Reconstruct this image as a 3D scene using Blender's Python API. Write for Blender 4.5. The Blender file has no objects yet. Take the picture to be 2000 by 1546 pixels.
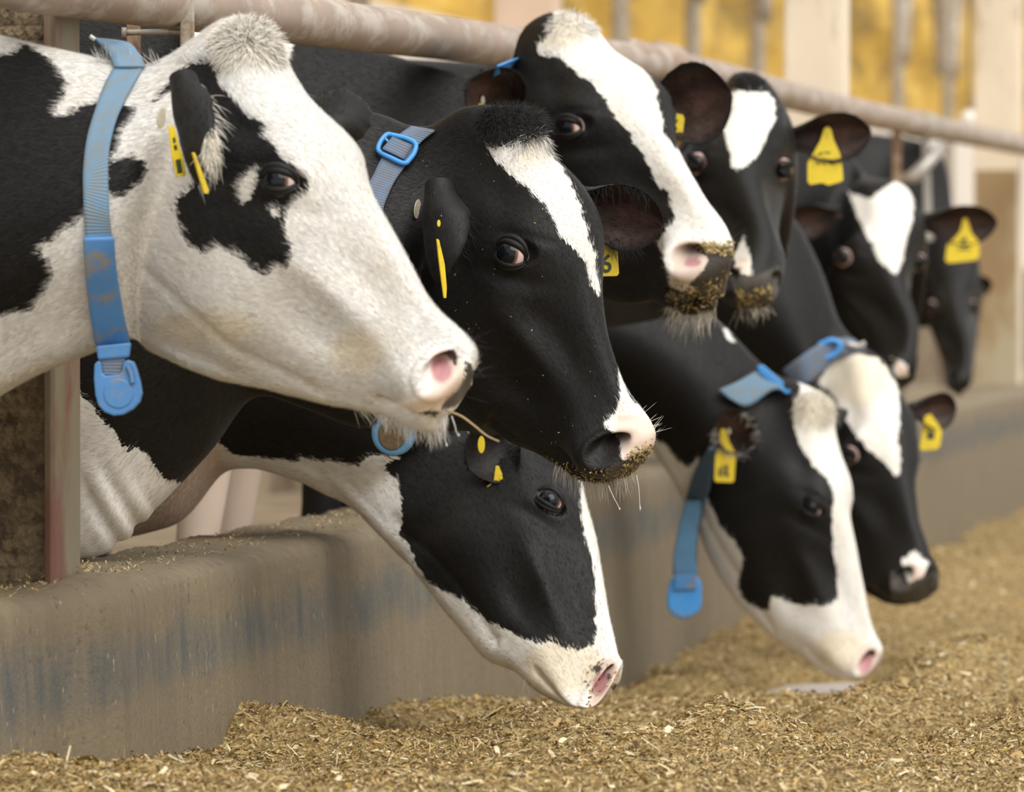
import bpy, bmesh, math, random
import numpy as np
from math import sin, cos, pi, radians, atan
from mathutils import Vector, Matrix
from mathutils.bvhtree import BVHTree
rng = np.random.default_rng(7); random.seed(7)
SC = bpy.context.scene; COL = SC.collection

# ------------------------------------------------------------------ camera
F = 11000.; TH = radians(10.66); PT = atan(243/F); CZ = .87
f0 = np.array([-sin(TH), cos(TH), 0]); RT = np.array([cos(TH), sin(TH), 0]); u0 = np.array([0, 0, 1.])
FW = f0*cos(PT)-u0*sin(PT); UP = u0*cos(PT)+f0*sin(PT); CAM = np.array([0, 0, CZ])
BK = -FW
def P(x, y, d): return CAM+FW*d+RT*((x-1000)*d/F)-UP*((y-773)*d/F)
def proj(p):
    q = np.asarray(p, float)-CAM; d = q@FW
    return np.stack([1000+F*(q@RT)/d, 773-F*(q@UP)/d, d], -1)
def dline(x, w=1.93): return F*w/(cos(TH)*(3070-x))      # camera depth of a line parallel to the rail, w metres to the left
cd = bpy.data.cameras.new('camera'); cam = bpy.data.objects.new('camera', cd); COL.objects.link(cam)
cd.sensor_width = 36; cd.lens = 36*F/2000; cd.clip_end = 300; cd.clip_start = .1
cam.matrix_world = Matrix([[RT[0], UP[0], BK[0], 0], [RT[1], UP[1], BK[1], 0], [RT[2], UP[2], BK[2], CZ], [0, 0, 0, 1]])
cd.dof.use_dof = True; cd.dof.focus_distance = 7.98; cd.dof.aperture_fstop = 7.5
SC.camera = cam
SC.view_settings.view_transform = 'Standard'; SC.view_settings.look = 'None'
SC.view_settings.gamma = 1; SC.view_settings.use_curve_mapping = False; SC.view_settings.exposure = 0.56
# ------------------------------------------------------------------ light
wd = bpy.data.worlds.new('sky'); SC.world = wd; wd.use_nodes = True
wb = wd.node_tree.nodes['Background']; wb.inputs[0].default_value = (1, .985, .955, 1); wb.inputs[1].default_value = .72
sl = bpy.data.lights.new('sun', 'SUN'); so = bpy.data.objects.new('sun', sl); COL.objects.link(so)
sl.energy = 1.9; sl.angle = radians(50); sl.color = (1, .97, .92)
so.rotation_euler = Vector(-(np.array([-.55, .62, -1.0]))).to_track_quat('Z', 'Y').to_euler()

# ------------------------------------------------------------------ helpers
def tag(o, label=None, cat=None, group=None, kind=None):
    if label: o['label'] = label
    if cat: o['category'] = cat
    if group: o['group'] = group
    if kind: o['kind'] = kind
    return o
def empty(name, loc, label, cat, group=None):
    o = bpy.data.objects.new(name, None); COL.objects.link(o); o.location = loc; o.empty_display_size = .1
    bpy.context.view_layer.update()
    return tag(o, label, cat, group)
def mesh(name, V, faces, mat, parent=None, smooth=True, attrs=None):
    """faces: list of int arrays (m,3) or (m,4); V in world coordinates"""
    V = np.asarray(V, float)
    if parent is not None: V = V-np.array(parent_world(parent))
    me = bpy.data.meshes.new(name)
    me.vertices.add(len(V)); me.vertices.foreach_set('co', V.ravel())
    loops = np.concatenate([np.asarray(f, np.int64).ravel() for f in faces]); cnt = np.concatenate([np.full(len(f), np.asarray(f).shape[1]) for f in faces])
    me.loops.add(len(loops)); me.loops.foreach_set('vertex_index', loops.astype(np.int32))
    st = np.concatenate([[0], np.cumsum(cnt)[:-1]]); me.polygons.add(len(cnt))
    me.polygons.foreach_set('loop_start', st.astype(np.int32)); me.polygons.foreach_set('loop_total', cnt.astype(np.int32))
    me.polygons.foreach_set('use_smooth', np.full(len(cnt), smooth)); me.update(calc_edges=True); me.validate()
    for k, a in (attrs or {}).items():
        a = np.asarray(a, np.float32)
        at = me.attributes.new(k, 'FLOAT' if a.ndim == 1 else 'FLOAT_VECTOR', 'POINT')
        at.data.foreach_set('value' if a.ndim == 1 else 'vector', a.ravel())
    if mat: me.materials.append(mat)
    o = bpy.data.objects.new(name, me); COL.objects.link(o)
    if parent is not None: o.parent = parent
    return o
def parent_world(p):
    v = np.zeros(3)
    while p is not None: v = v+np.array(p.location); p = p.parent
    return v
def grid_faces(n, m, wrap=False, off=0):
    i, j = np.meshgrid(np.arange(n-1), np.arange(m if wrap else m-1), indexing='ij'); k = (j+1) % m
    return np.stack([i*m+j, i*m+k, (i+1)*m+k, (i+1)*m+j], -1).reshape(-1, 4)+off
def tube(pts, r, n=12, cap=True, off=0):
    pts = np.asarray(pts, float); r = np.broadcast_to(r, (len(pts),)).astype(float)
    t = np.gradient(pts, axis=0); t /= np.linalg.norm(t, axis=1)[:, None]+1e-12
    a = np.array([0, 0, 1.]) if abs(t[0][2]) < .9 else np.array([1., 0, 0]); V = []
    u = np.cross(t[0], a); u /= np.linalg.norm(u)
    for k in range(len(pts)):
        u = u-t[k]*(u@t[k]); u /= np.linalg.norm(u); w = np.cross(t[k], u)
        ph = np.arange(n)/n*2*pi
        V.append(pts[k]+r[k]*(np.cos(ph)[:, None]*u+np.sin(ph)[:, None]*w))
    V = np.concatenate(V+[pts[:1], pts[-1:]]); fs = [grid_faces(len(pts), n, True)[:, ::-1]+off]
    j = np.arange(n); N = len(pts)*n
    fs.append(np.stack([np.full(n, N), (j+1) % n, j], 1)[:, ::-1]+off); fs.append(np.stack([np.full(n, N+1), N-n+j, N-n+(j+1) % n], 1)[:, ::-1]+off)
    return V, fs
class MB:
    def __init__(s): s.V = []; s.F = []; s.n = 0
    def add(s, V, fs):
        s.V.append(np.asarray(V, float)); s.F += [np.asarray(f)+s.n for f in fs]; s.n += len(V)
    def tube(s, pts, r, n=12): s.add(*tube(pts, r, n))
    def box(s, lo, hi):
        lo, hi = np.array(lo, float), np.array(hi, float)
        V = np.array([[(lo, hi)[a][0], (lo, hi)[b][1], (lo, hi)[c][2]] for a in (0, 1) for b in (0, 1) for c in (0, 1)])
        s.add(V, [np.array([[0, 1, 3, 2], [4, 6, 7, 5], [0, 4, 5, 1], [2, 3, 7, 6], [0, 2, 6, 4], [1, 5, 7, 3]])])
    def obj(s, name, mat, parent=None, smooth=True, bevel=0):
        f3 = [f for f in s.F if f.shape[1] == 3]; f4 = [f for f in s.F if f.shape[1] == 4]; fs = []
        if f4: fs.append(np.concatenate(f4))
        if f3: fs.append(np.concatenate(f3))
        o = mesh(name, np.concatenate(s.V), fs, mat, parent, smooth)
        if bevel:
            b = o.modifiers.new('bevel', 'BEVEL'); b.width = bevel; b.segments = 2; b.limit_method = 'ANGLE'
        return o
# ------------------------------------------------------------------ materials
def nt(name):
    m = bpy.data.materials.new(name); m.use_nodes = True; t = m.node_tree
    return m, t, t.nodes['Principled BSDF']
def N(t, typ, **k):
    n = t.nodes.new(typ)
    for a, v in k.items():
        if a == 'inp':
            for i, x in v.items():
                if isinstance(x, bpy.types.NodeSocket): t.links.new(x, n.inputs[i])
                else: n.inputs[i].default_value = x
        else: setattr(n, a, v)
    return n
def ramp(t, fac, stops):
    r = N(t, 'ShaderNodeValToRGB', inp={0: fac}); e = r.color_ramp.elements
    while len(e) < len(stops): e.new(.5)
    for k, (p, c) in enumerate(stops): e[k].position = p; e[k].color = (*c, 1) if len(c) == 3 else c
    return r.outputs[0]
def mix(t, f, a, b, typ='MIX'):
    n = N(t, 'ShaderNodeMix', data_type='RGBA', blend_type=typ)
    for i, x in ((0, f), (6, a), (7, b)):
        if isinstance(x, bpy.types.NodeSocket): t.links.new(x, n.inputs[i])
        else: n.inputs[i].default_value = (*x, 1) if isinstance(x, tuple) and len(x) == 3 else x
    return n.outputs[2]
def mth(t, op, a, b=None, c=None):
    n = N(t, 'ShaderNodeMath', operation=op)
    for i, x in enumerate((a, b, c)):
        if x is None: continue
        if isinstance(x, bpy.types.NodeSocket): t.links.new(x, n.inputs[i])
        else: n.inputs[i].default_value = x
    return n.outputs[0]
def attr(t, name): return N(t, 'ShaderNodeAttribute', attribute_name=name)
def noise(t, vec, scale, detail=3, rough=.55, dist=0):
    return N(t, 'ShaderNodeTexNoise', inp={**({0: vec} if vec is not None else {}), 'Scale': scale, 'Detail': detail, 'Roughness': rough, 'Distortion': dist}).outputs[0]
def vmul(t, v, s): return N(t, 'ShaderNodeVectorMath', operation='MULTIPLY', inp={0: v, 1: s}).outputs[0]
def bump(t, b, h, strength, dist):
    n = N(t, 'ShaderNodeBump', inp={'Height': h, 'Strength': strength, 'Distance': dist}); t.links.new(n.outputs[0], b.inputs['Normal']); return n
def gpos(t): return N(t, 'ShaderNodeNewGeometry').outputs['Position']
def simple(name, col, rough=.6, metal=0, var=.25, scale=30, bmp=.2, bd=.002, dirt=None, dscale=12, dth=.55, stretch=(1, 1, 1)):
    m, t, b = nt(name); p = vmul(t, N(t, 'ShaderNodeTexCoord').outputs['Object'], stretch)
    n = noise(t, p, scale, 4); c = mix(t, n, tuple(x*(1-var) for x in col), tuple(min(1, x*(1+var)) for x in col))
    if dirt:
        d = ramp(t, noise(t, p, dscale, 5, .65), [(dth-.06, (0, 0, 0)), (dth+.08, (1, 1, 1))]); c = mix(t, d, c, dirt)
    t.links.new(c, b.inputs['Base Color']); b.inputs['Roughness'].default_value = rough; b.inputs['Metallic'].default_value = metal
    if bmp: bump(t, b, n, bmp, bd)
    return m
def coat_mat(name, fur=False):
    m, t, b = nt(name)
    fuv = attr(t, 'fuv').outputs['Vector']; w = attr(t, 'white').outputs['Fac']
    st = noise(t, vmul(t, fuv, (45, 330, 1)), 1, 3, .6); big = noise(t, vmul(t, fuv, (1, 1, 1)), 45, 2)
    jag = mth(t, 'ADD', mth(t, 'MULTIPLY', mth(t, 'SUBTRACT', st, .5), .016), mth(t, 'MULTIPLY', mth(t, 'SUBTRACT', big, .5), .014))
    sd = mth(t, 'ADD', w, jag) if not fur else mth(t, 'ADD', w, mth(t, 'MULTIPLY', mth(t, 'SUBTRACT', big, .5), .014))
    fac = N(t, 'ShaderNodeMapRange', interpolation_type='SMOOTHSTEP', inp={0: sd, 1: -.0009, 2: .0009, 3: 0., 4: 1.}).outputs[0]
    dn = ramp(t, noise(t, fuv, 9, 4, .6), [(.42, (0, 0, 0)), (.75, (1, 1, 1))])
    wh = mix(t, mth(t, 'MULTIPLY', dn, .5), (.87, .85, .81), (.74, .65, .50))
    wh = mix(t, mth(t, 'MULTIPLY', attr(t, 'cream').outputs['Fac'], .8), wh, (.80, .70, .52))
    wh = mix(t, mth(t, 'MULTIPLY', attr(t, 'mud').outputs['Fac'], .9), wh, mix(t, noise(t, fuv, 20, 4), (.62, .42, .28), (.46, .28, .17)))
    bn = noise(t, fuv, 14, 4, .6)
    bl = mix(t, bn, (.0032, .0032, .0038), (.0115, .0098, .0082))
    c = mix(t, fac, bl, wh)
    for at, ca, cb, rn in (('pink', (.82, .66, .59), (.74, .60, .48), 60), ('grey', (.035, .032, .032), (.10, .085, .065), 90), ('raw', (.62, .36, .38), (.40, .14, .15), 40)):
        a = mth(t, 'ADD', attr(t, at).outputs['Fac'], mth(t, 'MULTIPLY', mth(t, 'SUBTRACT', noise(t, fuv, 130, 3), .5), .014 if at != 'raw' else .003))
        f = N(t, 'ShaderNodeMapRange', interpolation_type='SMOOTHSTEP', inp={0: a, 1: -.004 if at != 'grey' else -.0015, 2: .005 if at != 'grey' else .0015, 3: 0., 4: 1.}).outputs[0]
        c = mix(t, f, c, mix(t, noise(t, fuv, rn, 4), ca, cb))
    if not fur: c = mix(t, mth(t, 'MULTIPLY', attr(t, 'inner').outputs['Fac'], .85), c, mix(t, noise(t, fuv, 50, 3), (.05, .025, .02), (.20, .11, .085)))
    if not fur: c = mix(t, attr(t, 'cav').outputs['Fac'], c, (.010, .005, .005))
    t.links.new(c, b.inputs['Base Color']); b.inputs['Roughness'].default_value = .55
    b.inputs['Specular IOR Level'].default_value = .3
    b.inputs['Sheen Weight'].default_value = .03; b.inputs['Sheen Roughness'].default_value = .4
    if fur: t.links.new(attr(t, 'fn').outputs['Vector'], b.inputs['Normal'])
    else: bump(t, b, mth(t, 'ADD', st, mth(t, 'MULTIPLY', noise(t, vmul(t, fuv, (120, 900, 1)), 1, 2), .4)), .22, .0014)
    return m
M = {}
M['coat'] = coat_mat('cow_coat'); M['fur'] = coat_mat('cow_fur', True)
def eye_mat():
    m, t, b = nt('eyeball'); o = N(t, 'ShaderNodeTexCoord').outputs['Object']
    s = N(t, 'ShaderNodeSeparateXYZ', inp={0: o}); z = mth(t, 'DIVIDE', s.outputs[2], .0225)
    scl = mix(t, noise(t, o, 160, 4), (.50, .34, .32), (.72, .56, .53))
    rim = mix(t, noise(t, o, 90, 3), (.12, .05, .03), (.22, .12, .08))
    c = mix(t, N(t, 'ShaderNodeMapRange', inp={0: z, 1: .47, 2: .55, 3: 0., 4: 1.}).outputs[0], scl, rim)
    c = mix(t, N(t, 'ShaderNodeMapRange', inp={0: z, 1: .58, 2: .70, 3: 0., 4: 1.}).outputs[0], c, (.006, .007, .010))
    t.links.new(c, b.inputs['Base Color']); b.inputs['Roughness'].default_value = .03; b.inputs['IOR'].default_value = 1.36
    return m
M['eye'] = eye_mat()
def solid(name, col, rough=.5, spec=.5, metal=0):
    m, t, b = nt(name); b.inputs['Base Color'].default_value = (*col, 1); b.inputs['Roughness'].default_value = rough; b.inputs['Specular IOR Level'].default_value = spec; b.inputs['Metallic'].default_value = metal
    return m
M['tag'] = simple('yellow_plastic', (.80, .60, .03), .45, var=.12, scale=60, bmp=.05, dirt=(.45, .33, .05), dscale=40, dth=.62)
M['ink'] = solid('tag_print', (.04, .06, .03), .6)
M['button'] = simple('metal_button', (.55, .50, .38), .4, .3, var=.2, scale=300)
M['rust_button'] = simple('pale_button', (.55, .38, .26), .5, var=.2, scale=300)
M['blue'] = simple('blue_plastic', (.07, .225, .50), .45, var=.2, scale=25, bmp=.1, dirt=(.24, .22, .19), dscale=22, dth=.57)
M['blue_clean'] = simple('bright_blue_plastic', (.06, .32, .78), .4, var=.12, scale=30, bmp=.05, dirt=(.16, .26, .38), dscale=60, dth=.62)
M['mud_blue'] = simple('muddy_blue_plastic', (.08, .21, .36), .5, var=.2, scale=30, bmp=.1, dirt=(.13, .09, .06), dscale=25, dth=.6)
M['crust'] = simple('dried_mud', (.12, .08, .04), .95, var=.5, scale=220, bmp=1, bd=.002)
def web_mat(name, col, dirt, dth):
    m, t, b = nt(name); fuv = attr(t, 'fuv').outputs['Vector']; s = N(t, 'ShaderNodeSeparateXYZ', inp={0: fuv})
    rib = mth(t, 'SINE', mth(t, 'MULTIPLY', s.outputs[0], 2*pi/.0042)); n = noise(t, fuv, 35, 5, .65)
    c = mix(t, ramp(t, n, [(dth-.1, (0, 0, 0)), (dth+.12, (1, 1, 1))]), col, dirt)
    c = mix(t, mth(t, 'MULTIPLY_ADD', rib, .14, .16), c, tuple(x*.45 for x in dirt)); fine = noise(t, vmul(t, fuv, (900, 250, 1)), 1, 2)
    c = mix(t, mth(t, 'MULTIPLY', fine, .25), c, tuple(min(1, x*1.7) for x in col))
    t.links.new(c, b.inputs['Base Color']); b.inputs['Roughness'].default_value = .7; bump(t, b, rib, .6, .0006)
    return m
M['web'] = web_mat('pale_blue_webbing', (.15, .27, .40), (.21, .23, .22), .52)
M['web_grey'] = web_mat('grey_webbing', (.13, .19, .30), (.15, .15, .14), .5)
M['web_dark'] = web_mat('dark_blue_webbing', (.05, .12, .22), (.10, .12, .12), .5)
M['pipe'] = simple('weathered_pipe', (.36, .27, .21), .55, .15, var=.3, scale=9, bmp=.15, dirt=(.50, .44, .38), dscale=16, dth=.55, stretch=(2.2, .6, 1))
M['bar'] = simple('worn_steel_bar', (.42, .38, .32), .5, .2, var=.3, scale=40, dirt=(.25, .16, .09), dscale=25, dth=.55)
M['rustbar'] = simple('rusty_bar', (.34, .24, .16), .7, .1, var=.3, scale=50, dirt=(.20, .11, .06), dscale=30, dth=.5)
M['post'] = simple('crusted_post', (.22, .165, .095), .9, var=.55, scale=90, bmp=1, bd=.004, dirt=(.10, .07, .045), dscale=35, dth=.52)
M['postflange'] = simple('painted_flange', (.235, .20, .13), .6, var=.2, scale=30, bmp=.3, dirt=(.19, .085, .06), dscale=7, dth=.52, stretch=(1, 1, .35))
M['beam'] = simple('pale_galvanised_beam', (.80, .70, .55), .6, var=.25, scale=4, bmp=.1, dirt=(.42, .33, .22), dscale=3, dth=.58, stretch=(2, 2, .5))
M['pinkbeam'] = simple('pinkish_column', (.74, .56, .44), .7, var=.2, scale=6, dirt=(.62, .52, .42), dscale=4, dth=.55)
M['rod'] = simple('grey_rod', (.45, .43, .40), .4, .4, var=.2)

# ------------------------------------------------------------------ structure
def concrete_mat():
    m, t, b = nt('feed_curb_concrete'); p = gpos(t); s = N(t, 'ShaderNodeSeparateXYZ', inp={0: p})
    streak = noise(t, vmul(t, p, (26, 26, 4.0)), 1, 5, .65); n1 = noise(t, p, 6, 5, .6)
    band = N(t, 'ShaderNodeMapRange', interpolation_type='SMOOTHERSTEP', inp={0: mth(t, 'ABSOLUTE', mth(t, 'SUBTRACT', mth(t, 'ADD', s.outputs[2], mth(t, 'MULTIPLY', mth(t, 'SUBTRACT', n1, .5), .10)), .335)), 1: .0, 2: .075, 3: 1., 4: 0.}).outputs[0]
    c = mix(t, n1, (.15, .115, .07), (.225, .178, .112))
    c = mix(t, mth(t, 'MULTIPLY', band, .95), c, (.088, .096, .094))
    c = mix(t, ramp(t, streak, [(.35, (0, 0, 0)), (.7, (.6, .6, .6))]), c, (.25, .20, .13))
    fl = ramp(t, noise(t, vmul(t, p, (150, 150, 40)), 1, 2), [(.68, (0, 0, 0)), (.74, (.8, .8, .8))]); c = mix(t, fl, c, (.45, .38, .27))
    pk = ramp(t, noise(t, p, 60, 4, .7), [(.3, (.7, .7, .7)), (.42, (0, 0, 0))]); c = mix(t, pk, c, (.08, .065, .05))
    t.links.new(c, b.inputs['Base Color']); b.inputs['Roughness'].default_value = .75
    bump(t, b, mth(t, 'ADD', streak, noise(t, p, 120, 4)), .5, .004); return m
M['curb'] = concrete_mat()
def floor_mat():
    m, t, b = nt('floor_concrete'); p = gpos(t); n = noise(t, vmul(t, p, (5, 1.6, 1)), 1, 5, .6)
    t.links.new(ramp(t, n, [(.3, (.34, .27, .20)), (.55, (.46, .40, .35)), (.75, (.56, .51, .47))]), b.inputs['Base Color']); b.inputs['Roughness'].default_value = .6
    return m
M['floor'] = floor_mat()
XW = -1.93
def slab(name, lo, hi, mat, bev=0):
    b = MB(); b.box(lo, hi); o = b.obj(name, mat, None, False, bev); return tag(o, kind='structure')
slab('floor', (-2.0, 3, -.1), (6, 75, 0), M['floor'])
M['yard'] = simple('soiled_barn_floor', (.17, .12, .07), .7, var=.4, scale=3, dirt=(.30, .24, .16), dscale=2, dth=.5)
slab('floor_barn', (-16, 3, -.1), (-2.0, 75, 0), M['yard'])
# curb: swept cross section with a bump around the near post; rows along Y, profile over the top
def curb():
    ys = np.concatenate([np.arange(4, 6.9, .3), np.arange(6.9, 10, .012), np.arange(10, 75, .5)])
    ky = [4, 6.95, 7.15, 7.27, 7.5, 7.75, 8.2, 9, 75]; kx = [-1.96, -1.975, -1.955, -1.90, -1.925, -1.945, -1.94, -1.93, -1.93]
    xf = np.interp(ys, ky, kx); V = []
    for y, x in zip(ys, xf):
        hb = .018*math.exp(-((y-7.36)/.13)**2)
        w = .0012*sin(y*5)+.0008*sin(y*17+1); x = x+w
        pr = [(x+.012, -.05), (x+.012, .15), (x+.006, .30), (x, .40), (x-.002, .425), (x-.010, .438+hb*.3), (x-.03, .446+hb), (x-.09, .449+hb*.8), (x-.16, .447), (-2.16, .445), (-2.175, .435), (-2.18, .40), (-2.18, -.05)]
        V += [(a, y, c) for a, c in pr]
    V = np.array(V); V[:, 2] += (V[:, 2] > .43)*(np.sin(V[:, 1]*17+V[:, 0]*30)*.003+rng.normal(0, .0012, len(V)))
    n = len(ys); m = 13
    o = mesh('wall_curb', V, [grid_faces(n, m)[:, ::-1], grid_faces(n, m)[:0]], M['curb']); tag(o, kind='structure'); return o
curb_o = curb()
# back wall: golden straw store above a pale concrete band
def straw_mat():
    m, t, b = nt('golden_straw'); p = gpos(t); q = vmul(t, p, (1, .20, 1)); n = noise(t, q, 3.2, 4, .65, .6); f = noise(t, vmul(t, p, (3, 2, 14)), 1, 4, .6)
    c = ramp(t, n, [(.34, (.14, .10, .04)), (.43, (.36, .22, .045)), (.54, (.60, .37, .06)), (.72, (.72, .50, .15))])
    c = mix(t, mth(t, 'MULTIPLY', f, .4), c, (.52, .36, .08)); t.links.new(c, b.inputs['Base Color']); b.inputs['Roughness'].default_value = .9
    bump(t, b, f, .6, .03); return m
M['straw'] = straw_mat()
M['cream'] = simple('cream_wall', (.80, .72, .62), .8, var=.06, scale=3, bmp=.05)
slab('wall_left', (-5.2, 3, .9), (-5.0, 75, 2.02), M['cream'])
M['kick'] = simple('dim_wall_foot', (.16, .11, .06), .85, var=.4, scale=3, dirt=(.32, .25, .16), dscale=2, dth=.5)  # lower wall browned: dimness of the barn interior is put into its colour
slab('baseboard_left', (-5.2, 3, 0), (-4.98, 75, .9), M['kick'])
def strawstack():
    ys = np.arange(8, 74, .12); zs = np.arange(2.0, 6.5, .12); Y, Z = np.meshgrid(ys, zs, indexing='ij')
    X = -5.35+.12*np.sin(Y*1.9+np.sin(Z*2.2)*1.3)*np.sin(Z*3.1+np.sin(Y*.8))+.05*np.sin(Y*6.1+Z*4)*np.sin(Z*7.7)+rng.normal(0, .015, Y.shape)
    front = np.stack([X, Y, Z], -1).reshape(-1, 3); back = np.stack([np.full_like(X, -6.6), Y, Z], -1).reshape(-1, 3)
    n, m = Y.shape; k = n*m; f = [grid_faces(n, m), grid_faces(n, m)[:, ::-1]+k]
    i = np.arange(n-1); j = np.arange(m-1)
    f.append(np.stack([i*m+m-1, (i+1)*m+m-1, (i+1)*m+m-1+k, i*m+m-1+k], 1)); f.append(np.stack([i*m, i*m+k, (i+1)*m+k, (i+1)*m], 1))
    f.append(np.stack([j, j+1, j+1+k, j+k], 1)); f.append(np.stack([(n-1)*m+j, (n-1)*m+j+k, (n-1)*m+j+1+k, (n-1)*m+j+1], 1))
    o = mesh('straw_stack', np.concatenate([front, back]), [np.concatenate(f)], M['straw'])
    tag(o, 'golden straw piled high behind the barn posts along the back', 'straw', kind='stuff')
strawstack()
slab('trim_ledge', (-6.7, 8, 1.9), (-5.2, 75, 2.0), M['cream'])
# ------------------------------------------------------------------ feed rail
def rail():
    e = empty('feed_rail', P(700, 55, dline(700)), 'weathered horizontal neck pipe running over the cows along the feed fence', 'rail')
    a = [(-900, -215), (-300, -100), (100, -27), (400, 12), (629, 45), (850, 72), (1000, 91), (1150, 109), (1297, 128)]
    pts = np.array([P(x, y, dline(x)) for x, y in a]); ts = np.linspace(0, len(a)-1, 70)
    c = np.stack([np.interp(ts, range(len(a)), pts[:, k]) for k in range(3)], 1)
    b = MB(); b.tube(c, .0385, 32); b.obj('pipe', M['pipe'], e)
    a2 = [(1230, 108), (1300, 128), (1400, 150), (1500, 176), (1600, 201), (1700, 224), (1850, 254), (2000, 284), (2250, 335), (2600, 415)]
    pts = np.array([P(x, y, dline(x)) for x, y in a2]); b = MB(); b.tube(pts, .036, 24); p2 = b.obj('pipe', M['pipe'], e); p2['label'] = 'paler far length of pipe beyond the joint'
    b = MB(); q = np.array([P(x, y, dline(x)) for x, y in ((1285, 124), (1300, 127), (1312, 131))]); b.tube(q, .048, 24); b.obj('joint_sleeve', M['pipe'], e)
    b = MB(); q = np.array([P(x, y, dline(x)) for x, y in ((1785, 241), (1800, 244), (1815, 247))]); b.tube(q, .043, 20); b.obj('clamp', M['bar'], e)
rail()
def flat_bar(name, px, top, bot, d, wpx, label, mat, th=.008):
    w = wpx*d/F; A = P(px[0], top, d); B = P(px[1], bot, d); b = MB()
    V = []
    for c in (A, B):
        for sx, sy in ((-1, -1), (1, -1), (1, 1), (-1, 1)): V.append(c+RT*sx*w/2+f0*sy*th)
    b.add(V, [np.array([[0, 1, 2, 3][::-1], [4, 5, 6, 7], [0, 1, 5, 4], [1, 2, 6, 5], [2, 3, 7, 6], [3, 0, 4, 7]])])
    return V, b
e = empty('headlock', P(360, 100, 7.93), 'worn steel headlock bars hanging on the pipe behind the nearest cow', 'headlock')
_, b = flat_bar('x', (364, 368), -260, 560, 7.86, 27, '', None, .012); b.obj('bar', M['bar'], e, False, .002)
_, b = flat_bar('x', (261, 268), 30, 560, 8.06, 26, '', None, .012); b.obj('bar', M['rustbar'], e, False, .002)
b = MB(); b.tube([P(238, 64, 7.98), P(256, 63.5, 7.98), P(352, 62, 7.92), P(372, 61, 7.9)], .0045, 10); b.tube([P(238, 64, 7.98), P(247, 64, 7.98)], .008, 10); b.obj('cross_pin', M['bar'], e)
e = empty('headlock', P(1790, 300, 17.), 'grey headlock bars and slanting release lever under the far pipe', 'headlock')
_, b = flat_bar('x', (1752, 1752), 238, 420, dline(1752), 17, '', None); b.obj('bar', M['rustbar'], e, False, .002)
_, b = flat_bar('x', (1806, 1814), 225, 470, dline(1808)-.1, 15, '', None); b.obj('bar', M['rod'], e, False, .002)
b = MB(); b.tube([P(1840, 283, 17.), P(1815, 315, 16.9), P(1785, 345, 16.9), P(1762, 352, 16.9)], [.014, .020, .022, .016], 12); b.obj('lever', M['rod'], e)
# ------------------------------------------------------------------ posts on the curb
def hpost(xpx, ypx0, d, wx, wy, mats, label, name='steel_post', ztop=3.2, zb=.44):
    c = P(xpx, ypx0, d); e = empty(name, (c[0], c[1], zb), label, 'post', None)
    return c, e
c, e = hpost(66, 1140, 7.56, 0, 0, None, 'crusted rusty steel post standing on the curb at left edge')
x0, y0 = c[0], c[1]
b = MB(); b.box((x0-.075, y0-.012, .44), (x0+.035, y0+.0, 3.2)); b.obj('web', M['post'], e, False, .002)
# flange: rounded edge plate on the right
prof = [(x0+.030, y0-.055), (x0+.040, y0-.062), (x0+.047, y0-.058), (x0+.049, y0-.03), (x0+.049, y0+.06), (x0+.036, y0+.062), (x0+.034, y0-.02)]
V = [(a, bb, z) for z in (.44, 3.2) for a, bb in prof]; n = len(prof)
f = [[i, (i+1) % n, n+(i+1) % n, n+i] for i in range(n)]
b = MB(); b.add(V, [np.array(f)]); fo = b.obj('flange', M['postflange'], e, False, .002)
b = MB(); b.box((x0-.088, y0-.06, .44), (x0-.075, y0+.06, 3.2)); b.obj('flange', M['postflange'], e, False, .002)
b = MB(); b.box((x0-.07, y0-.055, .44), (x0+.032, y0-.052, .62)); 
# crust of dried feed on the web: lumpy sheet
gx = np.linspace(x0-.073, x0+.032, 60); gz = np.linspace(.445, 1.25, 420); GX, GZ = np.meshgrid(gx, gz, indexing='ij')
GY = y0-.016-.004*np.abs(np.sin(GX*210+np.sin(GZ*90)))*np.abs(np.sin(GZ*160))-np.abs(rng.normal(0, .0016, GX.shape))
co = mesh('dried_crust', np.stack([GX, GY, GZ], -1).reshape(-1, 3), [grid_faces(60, 420)], M['post'], e); co['kind'] = 'stuff'
def beam(xpx, d, w, mat, label, name='barn_column', z0=.44, z1=5.5, low=None):
    c = P(xpx, 600, d); e = empty(name, (c[0], c[1], z0), label, 'column')
    b = MB(); b.box((c[0]-w/2, c[1]-.005, z0), (c[0]+w/2, c[1]+.005, z1)); b.obj('web', mat, e, False)
    for s in (-1, 1):
        b = MB(); b.box((c[0]+s*w/2-.008, c[1]-w*.45, z0), (c[0]+s*w/2+.008, c[1]+w*.45, z1)); b.obj('flange', mat, e, False, .002)
    b = MB(); b.box((c[0]-w*.5, c[1]-w*.47, z0), (c[0]+w*.47, c[1]-w*.44, z1)); b.obj('face_plate', mat, e, False)
    if low:
        b = MB(); b.box((c[0]-w*.52, c[1]-w*.49, z0), (c[0]+w*.5, c[1]-w*.471, 1.25)); b.obj('dirty_lower_face', low, e, False)
    return e
M['lowpost'] = simple('stained_lower_post', (.36, .25, .13), .8, var=.3, scale=5, dirt=(.46, .40, .28), dscale=4, dth=.5, stretch=(1, 1, .4))
beam(1595, 15.7, .15, M['beam'], 'pale steel column rising behind the pipe between the third and fourth raised heads')
beam(1950, 21.2, .155, M['beam'], 'pale column with a brown stained foot on the curb at the right edge', low=M['lowpost'])
beam(1031, 21.5, .21, M['pinkbeam'], 'pinkish column far behind the poll of the upper middle cow', z0=0)
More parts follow.
